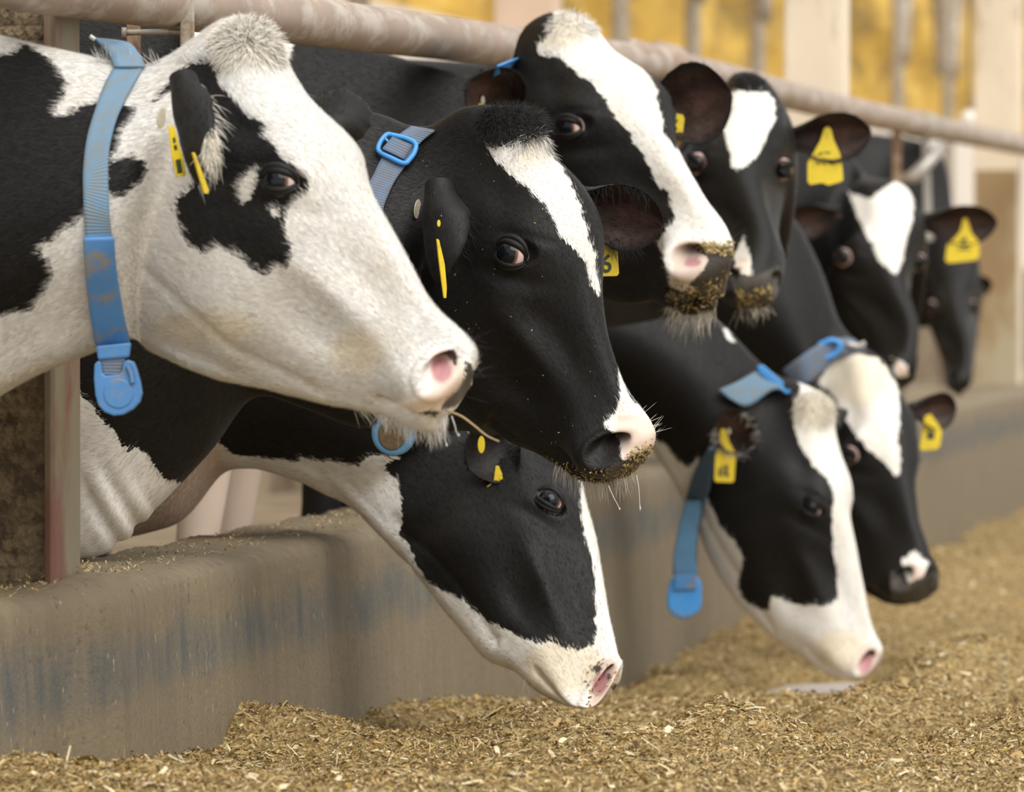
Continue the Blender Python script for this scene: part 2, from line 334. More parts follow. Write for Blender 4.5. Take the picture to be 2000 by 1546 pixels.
def loop(xpx, w, label, hgt=3.1):
    d = dline(xpx, w); c = P(xpx, 600, d); e = empty('stall_divider', (c[0], c[1], 0), label, 'divider', 'stall dividers against the straw')
    b = MB(); b.tube([(c[0], c[1], 0), (c[0], c[1], 2.6), (c[0], c[1], 4.6)], .045, 12); b.obj('upright', M['bar'], e)
    a = np.linspace(0, pi, 18); b = MB(); b.tube([(c[0]+.05, c[1]+1.1-1.1*cos(k), 2.3+1.0*sin(k)*.9) for k in a], .035, 10); b.obj('hoop', M['bar'], e)
for x, w_ in ((700, 'left of the pinkish column'), (1210, 'right behind the white poll of the raised head'), (1352, 'above the ear of the raised head'), (1478, 'left of the first pale column'), (1752, 'between the two pale columns'), (1850, 'just left of the round white bulb')): loop(x, 4.6, 'greyish stall divider with hoop, '+w_)
e = empty('lamp_globe', P(1894, 236, 22), 'small round white bulb seen just above the far pipe', 'lamp')
b = MB(); th = np.linspace(0, pi, 14); cc = P(1894, 236, 22)
b.tube([cc+np.array([0, 0, -.042*cos(k)]) for k in th], [max(.002, .042*sin(k)) for k in th], 20); b.obj('globe', solid('white_globe', (.9, .9, .85), .3), e)
b = MB(); b.tube([cc+np.array([0, 0, .04]), cc+np.array([0, 0, 2.0])], .006, 8); b.obj('cable', M['rod'], e)
b = MB(); b.box(cc+np.array([-.02, -3, 2.0]), cc+np.array([.02, 3, 2.04])); b.obj('carrier', M['rod'], e, False)

# ------------------------------------------------------------------ feed
def feed_h(X, Y):
    """height of the feed above the floor"""
    d = Y*cos(TH)-X*sin(TH)
    h = np.interp(d, [5, 7.0, 7.5, 8.2, 9, 10, 11, 12.2, 14, 17, 30], [.235, .225, .20, .165, .155, .105, .055, .03, .02, .02, .03])
    def g(x, y, dd, rx, ry, a):
        c = P(x, y, dd); return a*np.exp(-((X-c[0])/rx)**2-((Y-c[1])/ry)**2)
    h = h-g(1430, 1400, 8.9, .5, .35, .055)+g(1430, 1440, 8.0, .14, .17, .088)+g(1480, 1500, 7.6, .24, .22, .035)+g(1120, 1500, 7.7, .14, .16, .045)
    h = h+g(440, 1440, 8.35, .16, .13, .085)+g(620, 1500, 8.3, .1, .1, .0)
    h = h+g(200, 1560, 7.1, .45, .16, .028)+g(1050, 1440, 8.5, .12, .22, .05)+g(760, 1520, 7.6, .25, .14, .015)
    h = h+g(2050, 1400, 8.6, .14, .7, .05)+g(1900, 1230, 11.0, .10, 1.4, .09)+g(1780, 1120, 14.5, .25, 1.5, .10)
    h = h-g(1480, 1315, 11.2, .36, .95, .105)*(.55+.6*np.sin(X*9+1.5*np.sin(Y*3))*np.sin(Y*5.5+X*2))+.012*np.sin(X*7)*np.sin(Y*3.3)
    n = .010*np.sin(X*13+Y*5)*np.sin(Y*9-X*4)+.006*np.sin(X*31+1)*np.sin(Y*27+2)+.004*np.sin(X*67+Y*31)*np.sin(Y*59)
    return h+n
def feed():
    xs = np.concatenate([np.arange(-1.95, -.45, .009), np.arange(-.45, 1.6, .05)]); ys = np.concatenate([np.arange(4.5, 6.3, .06), np.arange(6.3, 12.2, .010), np.arange(12.2, 30, .04)])
    X, Y = np.meshgrid(xs, ys, indexing='ij'); Z = feed_h(X, Y)+rng.normal(0, .0028, X.shape)
    o = mesh('chopped_feed', np.stack([X, Y, Z], -1).reshape(-1, 3), [grid_faces(len(xs), len(ys))], None)
    m, t, b = nt('feed_base'); p = gpos(t); v = N(t, 'ShaderNodeTexVoronoi', inp={0: vmul(t, p, (1, .6, 1)), 'Scale': 190}); n = noise(t, p, 7, 4)
    c = ramp(t, N(t, 'ShaderNodeSeparateColor', inp={0: v.outputs['Color']}).outputs[0], [(.0, (.10, .066, .024)), (.3, (.24, .155, .055)), (.6, (.34, .225, .085)), (.85, (.46, .34, .16)), (1, (.30, .27, .10))])
    c = mix(t, mth(t, 'MULTIPLY', n, .5), c, (.26, .165, .055)); t.links.new(c, b.inputs['Base Color']); b.inputs['Roughness'].default_value = .9
    bump(t, b, v.outputs[0], 1, .004); o.data.materials.append(m)
    tag(o, 'golden brown chopped feed heaped along the curb in front of the cows', 'feed', kind='stuff')
    # flakes and stalks
    def flakes(name, n, dr, L, Wd, label, pale=0.):
        d = dr[0]*(dr[1]/dr[0])**rng.random(n*2)
        x = np.where(rng.random(n*2) < .88, rng.uniform(-60, 2100, n*2), rng.uniform(2100, 3000, n*2)); X = -sin(TH)*d+cos(TH)*(x-1000)*d/F; Y = cos(TH)*d+sin(TH)*(x-1000)*d/F
        k = np.where((X > -1.93) & (X < 1.5))[0][:n]; X, Y = X[k], Y[k]; n = len(k); h = feed_h(X, Y); ok = h > .002; X, Y, h = X[ok], Y[ok], h[ok]; n = len(X)
        e = .004; nx = -(feed_h(X+e, Y)-h)/e; ny = -(feed_h(X, Y+e)-h)/e; nn = np.stack([nx, ny, np.ones(n)], 1)+rng.normal(0, .33, (n, 3)); nn /= np.linalg.norm(nn, axis=1)[:, None]
        a = rng.uniform(0, 2*pi, n); t = np.stack([np.cos(a), np.sin(a), np.zeros(n)], 1); t -= nn*(t*nn).sum(1)[:, None]; t /= np.linalg.norm(t, axis=1)[:, None]; s = np.cross(nn, t)
        l = rng.uniform(*L, n)*np.exp(rng.normal(0, .35, n)); w = np.minimum(rng.uniform(*Wd, n)*np.exp(rng.normal(0, .35, n)), l*.5); c = np.stack([X, Y, h+rng.uniform(0, .007, n)], 1)
        bend = rng.normal(0, .12, n)*l
        V = np.zeros((n, 6, 3))
        for q, (u, bz) in enumerate(((-.5, 0), (0, 1), (.5, 0))):
            for r_, sg in enumerate((-1, 1)): V[:, q*2+r_] = c+t*(u*l)[:, None]+s*(sg*w*.5*(1 if q == 1 else .75))[:, None]+nn*(bz*bend)[:, None]
        b0 = (np.arange(n)*6)[:, None]; Fc = np.concatenate([b0+np.array([[0, 1, 3, 2]]), b0+np.array([[2, 3, 5, 4]])])
        pal = np.array([(.44, .31, .135), (.34, .23, .085), (.56, .44, .24), (.25, .17, .055), (.66, .56, .36), (.48, .30, .075), (.20, .17, .055), (.13, .09, .035)])
        pr = np.array([.24, .22, .14, .15, .05, .08, .07, .05]); pr = pr*(1-pale); pr[4] += pale*.6; pr[2] += pale*.4
        col = pal[rng.choice(8, n, p=pr/pr.sum())]*rng.uniform(.75, 1.25, (n, 1))
        o = mesh(name, V.reshape(-1, 3), [Fc], FLK, None, False, {'tint': np.repeat(col, 6, 0)}); tag(o, label, 'feed', kind='stuff')
    flakes('feed_flakes', 130000, (6.6, 10), (.004, .012), (.0010, .0036), 'fine chaff and chopped maize flakes covering the near heaps of feed')
    flakes('feed_flakes', 50000, (9.5, 22), (.007, .018), (.002, .005), 'coarser blurred chaff over the feed beyond the near heaps')
    flakes('large_flakes', 2600, (6.6, 11), (.009, .020), (.004, .009), 'broad pale husk flakes lying among the chopped feed', .6)
    flakes('straw_stalks', 1500, (6.6, 11), (.016, .045), (.0012, .0026), 'pale cut stalks scattered across the top of the feed', .8)
FLK, t, b = nt('chaff'); t.links.new(attr(t, 'tint').outputs['Vector'], b.inputs['Base Color']); b.inputs['Roughness'].default_value = .7
feed()
# chaff lying on curb top by the post
def curb_chaff(n=2500):
    ys = rng.uniform(6.9, 9.6, n)**1.0; xs = rng.uniform(-2.12, -1.97, n); k = rng.random(n) < np.where(np.abs(ys-7.35) < .25, 1, .25); xs, ys = xs[k], ys[k]; n = len(xs)
    a = rng.uniform(0, 2*pi, n); l = rng.uniform(.004, .010, n); w = rng.uniform(.001, .0025, n); z = .452+rng.uniform(0, .004, n)+.018*np.exp(-((ys-7.36)/.13)**2)
    V = np.zeros((n, 4, 3))
    for q, (u, v) in enumerate(((-1, -1), (1, -1), (1, 1), (-1, 1))):
        V[:, q] = np.stack([xs+u*l/2*np.cos(a)-v*w/2*np.sin(a), ys+u*l/2*np.sin(a)+v*w/2*np.cos(a), z+u*.0015], 1)
    col = np.array([(.5, .36, .15), (.36, .25, .1), (.62, .5, .3)])[rng.choice(3, n)]
    o = mesh('chaff_litter', V.reshape(-1, 3), [np.arange(n*4).reshape(-1, 4)], FLK, None, False, {'tint': np.repeat(col, 4, 0)}); tag(o, 'loose chaff lying on top of the curb around the foot of the post', 'chaff', kind='stuff')
curb_chaff()
# ------------------------------------------------------------------ cow anatomy (head frame: x poll->muzzle, y left, z dorsal)
LM = dict(eye=(.175, -.100, -.064), eye2=(.175, .100, -.064), nos=(.480, -.045, -.122), nos2=(.480, .045, -.122), poll=(-.02, 0, .014), tip=(.498, 0, -.108),
          chin=(.465, 0, -.222), mouth=(.41, -.052, -.214), ear=(.035, -.105, -.055), ear2=(.035, .105, -.055), jaw=(.12, 0, -.326), jaw2=(.287, 0, -.294), brow2=(.155, .112, -.036))
ST = [((.508, -.132), (.508, -.158), (.006, .010, .012, .010, .006)), ((.506, -.114), (.503, -.180), (.028, .040, .045, .040, .028)),
      ((.496, -.098), (.490, -.203), (.042, .058, .062, .055, .036)), ((.475, -.084), (.462, -.221), (.044, .060, .067, .060, .040)),
      ((.445, -.072), (.425, -.232), (.040, .056, .063, .058, .040)), ((.41, -.061), (.385, -.246), (.035, .049, .057, .056, .040)),
      ((.37, -.050), (.34, -.268), (.034, .049, .056, .058, .042)), ((.32, -.037), (.285, -.294), (.042, .057, .063, .064, .045)),
      ((.27, -.022), (.23, -.312), (.056, .073, .076, .074, .050)), ((.22, -.007), (.175, -.322), (.076, .094, .088, .082, .055)),
      ((.17, .004), (.12, -.326), (.088, .106, .094, .086, .060)), ((.12, .011), (.075, -.324), (.088, .104, .096, .088, .065)),
      ((.07, .013), (.035, -.318), (.078, .096, .096, .088, .070)), ((.025, .016), (.0, -.31), (.056, .084, .092, .086, .072)), ((-.02, .012), (-.03, -.30), (.040, .072, .088, .084, .072))]
def rv(w):
    a = np.linalg.norm(w)
    if a < 1e-9: return np.eye(3)
    k = w/a; K = np.array([[0, -k[2], k[1]], [k[2], 0, -k[0]], [-k[1], k[0], 0]]); return np.eye(3)+sin(a)*K+(1-cos(a))*K@K
CB = np.stack([RT, UP, -FW], 1)
def fit(d, lm, hx, hz, s0=1.):
    hx = np.array(hx, float); hx /= np.linalg.norm(hx); hz = np.array(hz, float); hz -= hx*(hz@hx); hz /= np.linalg.norm(hz); R0 = CB@np.stack([hx, np.cross(hz, hx), hz], 1)
    X = np.array([LM[k] for k in lm]); Y = np.array([lm[k] for k in lm], float); c = np.array([.2, 0, -.1])
    W = np.array([.3 if k in ('jaw', 'jaw2', 'ear', 'ear2', 'brow2') else 1 for k in lm])
    def res(p):
        q = proj(P(p[3], p[4], d)+(p[5]*(X-c))@(rv(p[:3])@R0).T); return np.concatenate([((q[:, :2]-Y)*W[:, None]).ravel(), [(p[5]-s0)*600, *(p[:3]*15)]])
    p = np.array([0, 0, 0, Y[:, 0].mean(), Y[:, 1].mean(), s0])
    for it in range(60):
        r = res(p); J = np.zeros((len(r), 6))
        for k in range(6):
            h = 1e-4 if k not in (3, 4) else .1; q = p.copy(); q[k] += h; J[:, k] = (res(q)-r)/h
        H = J.T@J; p = p+np.linalg.solve(H+1e-3*np.diag(np.diag(H)+1e-6), -J.T@r)
    R = rv(p[:3])@R0; return R, P(p[3], p[4], d)-(p[5]*c)@R.T, p[5]
def hermite(t, K, Y):
    K = np.asarray(K, float); Y = np.asarray(Y, float); m = np.zeros_like(Y)
    dl = (Y[1:]-Y[:-1])/(K[1:]-K[:-1])[:, None]; h = K[1:]-K[:-1]
    m[1:-1] = (dl[:-1]*h[1:, None]+dl[1:]*h[:-1, None])/(h[1:]+h[:-1])[:, None]; m[0] = dl[0]; m[-1] = dl[-1]
    i = np.clip(np.searchsorted(K, t, 'right')-1, 0, len(K)-2); hh = (K[i+1]-K[i])[:, None]; s = ((t-K[i])[:, None])/hh
    return (2*s**3-3*s**2+1)*Y[i]+(s**3-2*s**2+s)*hh*m[i]+(-2*s**3+3*s**2)*Y[i+1]+(s**3-s**2)*hh*m[i+1]
def sdpoly(q, poly):
    p = np.asarray(poly, float); best = np.full(len(q), 1e9); ins = np.zeros(len(q), bool)
    for a, b in zip(p, np.roll(p, -1, 0)):
        ab = b-a; t = np.clip(((q-a)@ab)/(ab@ab+1e-9), 0, 1); d = np.linalg.norm(q-a-t[:, None]*ab, axis=1); best = np.minimum(best, d)
        c = ((a[1] > q[:, 1]) != (b[1] > q[:, 1])); xi = a[0]+(q[:, 1]-a[1])/(b[1]-a[1]+1e-12)*(b[0]-a[0]); ins ^= c & (q[:, 0] < xi)
    return np.where(ins, best, -best)
def gnorm(V):
    du = np.gradient(V, axis=0); dv = np.roll(V, -1, 1)-np.roll(V, 1, 1); n = np.cross(du, dv); n /= np.linalg.norm(n, axis=2)[..., None]+1e-12; return n, du
def rbf(C, D, lam=.04, s=.085):
    K = np.exp(-((C[:, None]-C[None])**2).sum(2)/(2*s*s)); return np.linalg.solve(K+lam*np.eye(len(C)), D)
def rbfe(Q, C, Wt, s=.085):
    o = np.zeros((len(Q), 3))
    for k in range(0, len(Q), 20000): o[k:k+20000] = np.exp(-((Q[k:k+20000, None]-C[None])**2).sum(2)/(2*s*s))@Wt
    return o
def unpx(dx, dy, d): return RT*(dx*d/F)[:, None]-UP*(dy*d/F)[:, None]
WS = {}
class Cow: pass
def cow(key, label, d, lm, hx, hz, contour, neck, over=None, NJ=120, step=.006, base='black', polys=(), holes=(), pink=(), grey=(), raw=(), cream=(), trunk=.0, s0=1., mouth_open=0, group=None, white_legs=False, fleg=.22, mud=(), folds=(), nosc=1., cav=0., lastring=14, sculpt=()):
    R, o, s = fit(d, lm, hx, hz, s0); c = Cow(); c.key = key; c.R, c.o, c.s = R, o, s
    W2 = lambda X: o+s*(np.asarray(X)@R.T)
    ctr = []; hy = R[:, 1]
    for k, (T, B, w) in enumerate(ST[:lastring+1]):
        Tw = W2((T[0], 0, T[1])); Bw = W2((B[0], 0, B[1]))
        if over and k in over:
            dd = proj(Bw)[2]; Bw = P(*over[k], dd)
        ctr.append(np.concatenate([Tw, Bw, hy, np.array(w)*s, [2.5]]))
    hp = proj(W2((-.02, 0, -.1))); d0, x0 = hp[2], hp[0]
    for r in neck:
        tx, ty, bx, by, w = r[:5]; dd = r[5] if len(r) > 5 else 0; xm = (tx+bx)/2
        dep = d0+(x0-xm)*d0/F*.185+dd; Tw, Bw = P(tx, ty, dep), P(bx, by, dep)
        S = np.array([0, 1., 0]); ax = np.array([1, 0, 0]); S = S-((Tw-Bw)/np.linalg.norm(Tw-Bw))*(S@(Tw-Bw)/np.linalg.norm(Tw-Bw)); S /= np.linalg.norm(S)
        ctr.append(np.concatenate([Tw, Bw, S, np.array([.62, .86, 1, .9, .62])*w, [2.2]]))
    nh = lastring+1; nn = len(ctr); L = ctr[-1]; Tz = min(1.36, max(L[2], 1.22)); X0 = min(L[0], L[3], -2.14); Yc = (L[1]+L[4])/2+trunk
    for dx, zt, zb, w in ((.28, Tz+.02, .60, .17), (.6, Tz, .56, .22), (1.05, Tz-.02, .54, .24), (1.45, Tz+.01, .62, .23), (1.68, Tz, .74, .18), (1.80, Tz-.05, .85, .12), (1.84, Tz-.12, .95, .04)):
        if len(neck[0]) and dx < .3 and X0 > -2.2: dx += 0
        ctr.append(np.concatenate([(X0-dx, Yc, zt), (X0-dx, Yc, zb), (0, 1, 0), np.array([.6, .9, 1, .9, .6])*w, [2.1]]))
    ctr = np.array(ctr); cen = (ctr[:, :3]+ctr[:, 3:6])/2; seg = np.linalg.norm(np.diff(cen, axis=0), axis=1)+.35*np.linalg.norm(np.diff(ctr[:, :3], axis=0), axis=1); kn = np.concatenate([[0], np.cumsum(np.maximum(seg, .006))])
    tt = [0.]; 
    while tt[-1] < kn[-1]:
        t = tt[-1]; st = step if t < kn[nh-1]+.02 else (step*1.7 if t < kn[nn-1]-.03 else .05)
        if t < kn[3]: st = step*.7
        tt.append(t+st)
    tt = np.array(tt[:-1]+[kn[-1]]); G = hermite(tt, kn, ctr); NI = len(tt); hidx = tt <= kn[nh-1]+1e-6
    T, B, S = G[:, :3], G[:, 3:6], G[:, 6:9]; S = S/np.linalg.norm(S, axis=1)[:, None]; w5, pw = G[:, 9:14], G[:, 14]
    ph = np.arange(NJ)/NJ*2*pi; cp, sp = np.cos(ph), np.sin(ph)
    V = np.zeros((NI, NJ, 3))
    for i in range(NI):
        e = 2/pw[i]; t = (1-np.sign(cp)*np.abs(cp)**e)/2; w = np.interp(t, [0, .1, .3, .5, .7, .9, 1], [w5[i, 0], w5[i, 0], *w5[i, 1:4], w5[i, 4], w5[i, 4]])
        # smooth widths
        w = (np.roll(w, 3)+np.roll(w, -3)+np.roll(w, 1)+np.roll(w, -1)+w)/5
        V[i] = T[i]+(B[i]-T[i])*t[:, None]+S[i]*(w*np.sign(sp)*np.abs(sp)**e)[:, None]
    V[1:-1] = (V[:-2]+V[2:]+2*V[1:-1])/4
    # smooth around to soften the superellipse corners
    for _ in range(3): V = (np.roll(V, 1, 1)+np.roll(V, -1, 1)+2*V)/4
    can = ((V-o)@R)/s; nrm, du = gnorm(V); 
    if (nrm[NI//3, NJ//4]@S[NI//3]) < 0: nrm = -nrm
    nc = nrm@R
    x, y, z = can[..., 0], np.abs(can[..., 1]), can[..., 2]; sg = np.sign(can[..., 1]); side = np.clip(np.abs(nc[..., 1])*1.6, 0, 1)
    disp = np.zeros_like(x); hm = hidx[:, None]
    def G3(cx, cy, cz, rx, ry, rz, a, p=1):
        q = ((x-cx)/rx)**2+((y-cy)/ry)**2+((z-cz)/rz)**2; return a*np.exp(-q**p)
    ex, ey, ez = LM['eye']; ey = abs(ey); ca, sa = cos(radians(32)), sin(radians(32))
    ux = (x-ex)*ca+(z-ez)*sa; uz = -(x-ex)*sa+(z-ez)*ca     # along / across the lids
    disp += G3(ex-.005, ey, ez+.030, .042, .05, .020, .013)            # brow
    disp += .007*np.exp(-((ux/.036)**2+(uz/.026)**2)**1.0)*(y > .05)    # orbit swell
    disp -= .006*np.exp(-((ux+.004)/.05)**2-((uz+.034)/.012)**2)*(y > .05)   # below lower lid
    disp -= .004*np.exp(-((ux)/.04)**2-((uz-.021)/.006)**2)*(y > .05)   # upper lid fold
    disp += G3(.285, .07, -.135, .075, .04, .018, .010)                 # facial crest
    disp -= G3(.300, .065, -.190, .055, .04, .030, .011)                # hollow before the jaw muscle
    disp += G3(.150, .095, -.215, .075, .06, .070, .010)                # jaw muscle
    disp -= G3(.085, .09, -.030, .035, .05, .022, .010)                 # temporal hollow
    disp -= G3(.33, .05, -.090, .07, .03, .020, .006)                   # beside the nasal bone
    disp += G3(.0, .0, .02, .045, .05, .05, .012)                       # poll
    disp += G3(.45, .06, -.155, .035, .04, .035, .006)                  # upper lip pad
    disp += G3(.462, .0, -.225, .035, .04, .02, .006)                   # chin
    disp -= G3(.425, .05, -.120, .02, .04, .03, .003)
    disp -= .004*np.exp(-((z+.262+(x-.25)*-.10)/.008)**2)*((x > .02) & (x < .33))*(y > .02)   # jaw edge crease
    # mouth line
    ML = np.array([(.515, -.188), (.49, -.192), (.455, -.200), (.425, -.208), (.402, -.214)]); q = np.stack([x.ravel(), z.ravel()], 1); md = np.full(len(q), 1e9)
    for a, b in zip(ML[:-1], ML[1:]):
        ab = b-a; t = np.clip(((q-a)@ab)/(ab@ab), 0, 1); md = np.minimum(md, np.linalg.norm(q-a-t[:, None]*ab, axis=1))
    md = md.reshape(x.shape); disp -= .009*np.exp(-(md/.0055)**2)
    md_attr = md
    # nostril rim
    nx, ny, nz = LM['nos']; ny = abs(ny); nq = ((x-nx)*.8+(z-nz)*.6); nr = (-(x-nx)*.6+(z-nz)*.8)
    disp += .0045*np.exp(-(((nq/.021)**2+(nr/.030)**2)-1)**2/.35)*(y > .012)
    for (cx, cy, cz, rx, ry, rz, a) in sculpt: disp += G3(cx, cy, cz, rx, ry, rz, a)
    V = V+nrm*(disp*hm*s)[..., None]
    # pits pushed inwards
    inn = np.stack([-.55*np.ones_like(x), -sg*.75, .25*np.ones_like(x)], -1)@R.T
    pit = np.exp(-((nq/(.0115*nosc))**2+(nr/(.0165*nosc))**2)**2)*(y > .012)*hm; V = V+inn*(pit*.048*s)[..., None]
    soc = np.exp(-((ux/.0215)**2+(uz/.0135)**2)**3)*(y > .05)*hm*(np.abs(x-ex) < .05); V = V+(np.stack([np.zeros_like(x), -sg, np.zeros_like(x)], -1)@R.T)*(soc*.016*s)[..., None]
    i0, i1 = np.searchsorted(tt, kn[nh-3]), np.searchsorted(tt, kn[min(nh+1, nn-1)])
    for _ in range(int(60*(.0036/step)**2)+8): V[i0:i1] = (V[i0-1:i1-1]+V[i0+1:i1+1])/2*.6+V[i0:i1]*.4
    # ---- warp to the photographed head shape
    c.C = np.zeros((0, 3)); c.Wt = []; stages = []
    anchors = np.concatenate([V[int(np.searchsorted(tt, kn[min(nh+k, nn-1)])), ::max(1, NJ//8)] for k in (1, 2)])
    cont = None
    if contour:
        cp_ = np.array(contour, float); sl_ = np.concatenate([[0], np.cumsum(np.linalg.norm(np.diff(cp_, axis=0), axis=1))]); n_ = int(sl_[-1]/22*d/8); tq = np.linspace(0, sl_[-1], max(n_, 12)); cont = np.stack([np.interp(tq, sl_, cp_[:, 0]), np.interp(tq, sl_, cp_[:, 1])], 1)
        tg = np.gradient(cont, axis=0); tg /= np.linalg.norm(tg, axis=1)[:, None]; cn = np.stack([tg[:, 1], -tg[:, 0]], 1)
    lmk = [k for k in lm if k in ('eye', 'eye2', 'nos', 'nos2', 'mouth', 'tip')]
    LP = W2(np.array([LM[k] for k in lmk])); LT = np.array([lm[k] for k in lmk], float); hsel = np.zeros((NI, NJ), bool); hsel[hidx] = True
    for it in range(5):
        C_ = [LP.copy()]; q = proj(LP); D_ = [unpx(*(LT-q[:, :2]).T, q[:, 2])]
        if cont is not None:
            vq = proj(V[hsel]); vv = V[hsel]
            for k in range(len(cont)):
                r = vq[:, :2]-cont[k]; tn = np.abs(r@tg[k]); on = r@cn[k]; m = np.where((tn < 7) & (np.abs(on) < (120 if it < 2 else 60)))[0]
                if len(m) == 0: continue
                b = m[np.argmax(on[m])]; C_.append(vv[b:b+1]); mv = np.clip(-on[b], -90, 90)*cn[k]; D_.append(unpx(mv[:1], mv[1:], vq[b:b+1, 2]))
        C_.append(anchors); D_.append(np.zeros_like(anchors)); C_, D_ = np.concatenate(C_), np.concatenate(D_)
        sg_ = .085*s if it < 2 else .045*s; Wt = rbf(C_, D_, .06, sg_); stages.append((C_, Wt, sg_)); V = V+rbfe(V.reshape(-1, 3), C_, Wt, sg_).reshape(V.shape); LP = LP+rbfe(LP, C_, Wt, sg_)
    def warp(X):
        p = W2(np.atleast_2d(X))
        for C_, Wt, sg_ in stages: p = p+rbfe(p, C_, Wt, sg_)
        return p
    c.warp = warp
    nrm, du = gnorm(V)
    if ((nrm[NI//3, NJ//4]@S[NI//3])) < 0: nrm = -nrm
    if folds:      # skin folds of the throat and brisket
        qq = proj(V)
        for (fx, fy, rx, ry, dx_, dy_, wl, am, phs) in folds:
            l_ = math.hypot(dx_, dy_); al_, pe_ = ((qq[..., 0]-fx)*dx_+(qq[..., 1]-fy)*dy_)/l_, (-(qq[..., 0]-fx)*dy_+(qq[..., 1]-fy)*dx_)/l_
            f_ = np.sin(pe_/wl*2*pi+phs+.006*al_+.5*np.sin(al_*.013)); V = V+nrm*((np.sign(f_)*np.abs(f_)**.6*am)*np.exp(-((al_/rx)**2+(pe_/ry)**2)**1.5))[..., None]
        nrm, du = gnorm(V)
        if ((nrm[NI//3, NJ//4]@S[NI//3])) < 0: nrm = -nrm
    # ---- colours
    Q = V.reshape(-1, 3); q = proj(Q); px = F/q[:, 2]; q2 = q[:, :2]
    def region(pl): 
        if not len(pl): return np.full(len(Q), -1.)
        return np.max([sdpoly(q2, p) for p in pl], 0)/px
    if base == 'black': wv = region(polys)
    else: wv = -region(polys); 
    if len(holes): wv = np.maximum(wv, region(holes)) if base != 'black' else np.minimum(wv, -region(holes))
    pk, gy, rw, cr, mu = region(pink), region(grey), region(raw), region(cream), region(mud)
    vis = (nrm.reshape(-1, 3)*(CAM-Q)).sum(1)/np.linalg.norm(CAM-Q, axis=1) > -.12; vis = vis.reshape(NI, NJ); mj = (-np.arange(NJ)) % NJ; use = (~vis) & vis[:, mj]
    def mir(a): a = a.reshape(NI, NJ).copy(); b = a[:, mj]; a[use] = b[use]; return np.clip(a.ravel(), -.05, .05)
    wv, pk, gy, rw, cr, mu = map(mir, (wv, pk, gy, rw, cr, mu)); mu = np.clip(mu/.03, 0, 1)
    cr = np.clip(cr/.02, 0, 1); rwp = (pit*1.0).ravel(); rw = np.where(rwp > .5, np.maximum(rw, -.001+0*rw) if raw else rw, rw)
    u_ = np.concatenate([np.zeros((1, NJ)), np.cumsum(np.linalg.norm(np.diff(V, axis=0), axis=2), 0)]); u_ = (u_+np.roll(u_, 2, 1)+np.roll(u_, -2, 1))/3
    fuv = np.stack([u_.ravel(), np.tile(np.minimum(np.arange(NJ), NJ-np.arange(NJ))*(.8/NJ), NI), np.zeros(NI*NJ)], 1)+np.array([ord(key[0])*1.3, 0, 0])
    Vs = [Q, V[0].mean(0)[None], V[-1].mean(0)[None]]; Fq = [grid_faces(NI, NJ, True)]; j = np.arange(NJ); N0 = NI*NJ
    Ft = [np.stack([np.full(NJ, N0), (j+1) % NJ, j], 1), np.stack([np.full(NJ, N0+1), N0-NJ+j, N0-NJ+(j+1) % NJ], 1)]
    A = dict(white=[wv, wv[:1], wv[-1:]], pink=[pk, pk[:1], pk[-1:]], grey=[gy, gy[:1], gy[-1:]], raw=[rw, rw[:1], rw[-1:]], cream=[cr, cr[:1], cr[-1:]], fuv=[fuv, fuv[:1], fuv[-1:]], inner=[np.zeros(N0+2)], mud=[mu, mu[:1], mu[-1:]], cav=[np.clip(pit.ravel()*cav, 0, 1), np.zeros(2)])
    c.n = N0+2; c.VV, c.FQ, c.FT, c.hair = Vs, Fq, Ft, []; c.shair = []; c.lowq = NJ < 150; inn0 = np.zeros(N0)
    def add(Vn, fs, white=-.03, pinkv=-.05, rawv=-.05, fuvn=None, greyv=-.05, inner=0., mudv=0.):
        nV = len(Vn); Vs.append(np.asarray(Vn)); 
        for f in fs: (Fq if f.shape[1] == 4 else Ft).append(np.asarray(f)+c.n)
        for k, v in (('white', white), ('pink', pinkv), ('grey', greyv), ('raw', rawv), ('cream', 0), ('inner', inner), ('mud', mudv), ('cav', 0)): A[k].append(np.broadcast_to(np.asarray(v, float), (nV,)))
        A['fuv'].append(fuvn if fuvn is not None else np.asarray(Vn)*np.array([1, .8, .6])); c.n += nV
    c.add = add; c.A = A; c.V, c.nrm, c.du, c.vis = V, nrm, du, vis; c.attrs = dict(white=wv, pink=pk, grey=gy, raw=rw, cream=cr, fuv=fuv); c.hidx = hidx
    # legs
    lw = .03 if white_legs else -.03
    for dx, kk in ((fleg, 0), (1.42, 1)):
        for sy in (-.12, .12):
            X = X0-dx; Y = Yc+sy
            pts = [(X, Y, .80), (X+(.02 if kk == 0 else -.03), Y, .62), (X+(0 if kk == 0 else -.12), Y, .42), (X, Y, .38 if kk == 0 else .36), (X, Y, .20), (X+.01, Y, .11), (X+.03, Y, .07), (X+.05, Y, .0)]
            if kk: pts = [(X, Y, .85), (X+.05, Y, .66), (X-.08, Y, .47), (X-.10, Y, .40), (X-.03, Y, .20), (X-.02, Y, .11), (X, Y, .06), (X+.02, Y, .0)]
            tv, tf = tube(pts, [.10, .055, .038, .042, .028, .034, .042, .045] if kk == 0 else [.14, .09, .05, .045, .033, .038, .045, .05], 16); add(tv, tf, lw, mudv=.75 if white_legs else 0)
    # ---- eyes
    c.e = empty('dairy_cow', (X0-.8, Yc, 0), label, 'cow', group)
    c.eyes = []
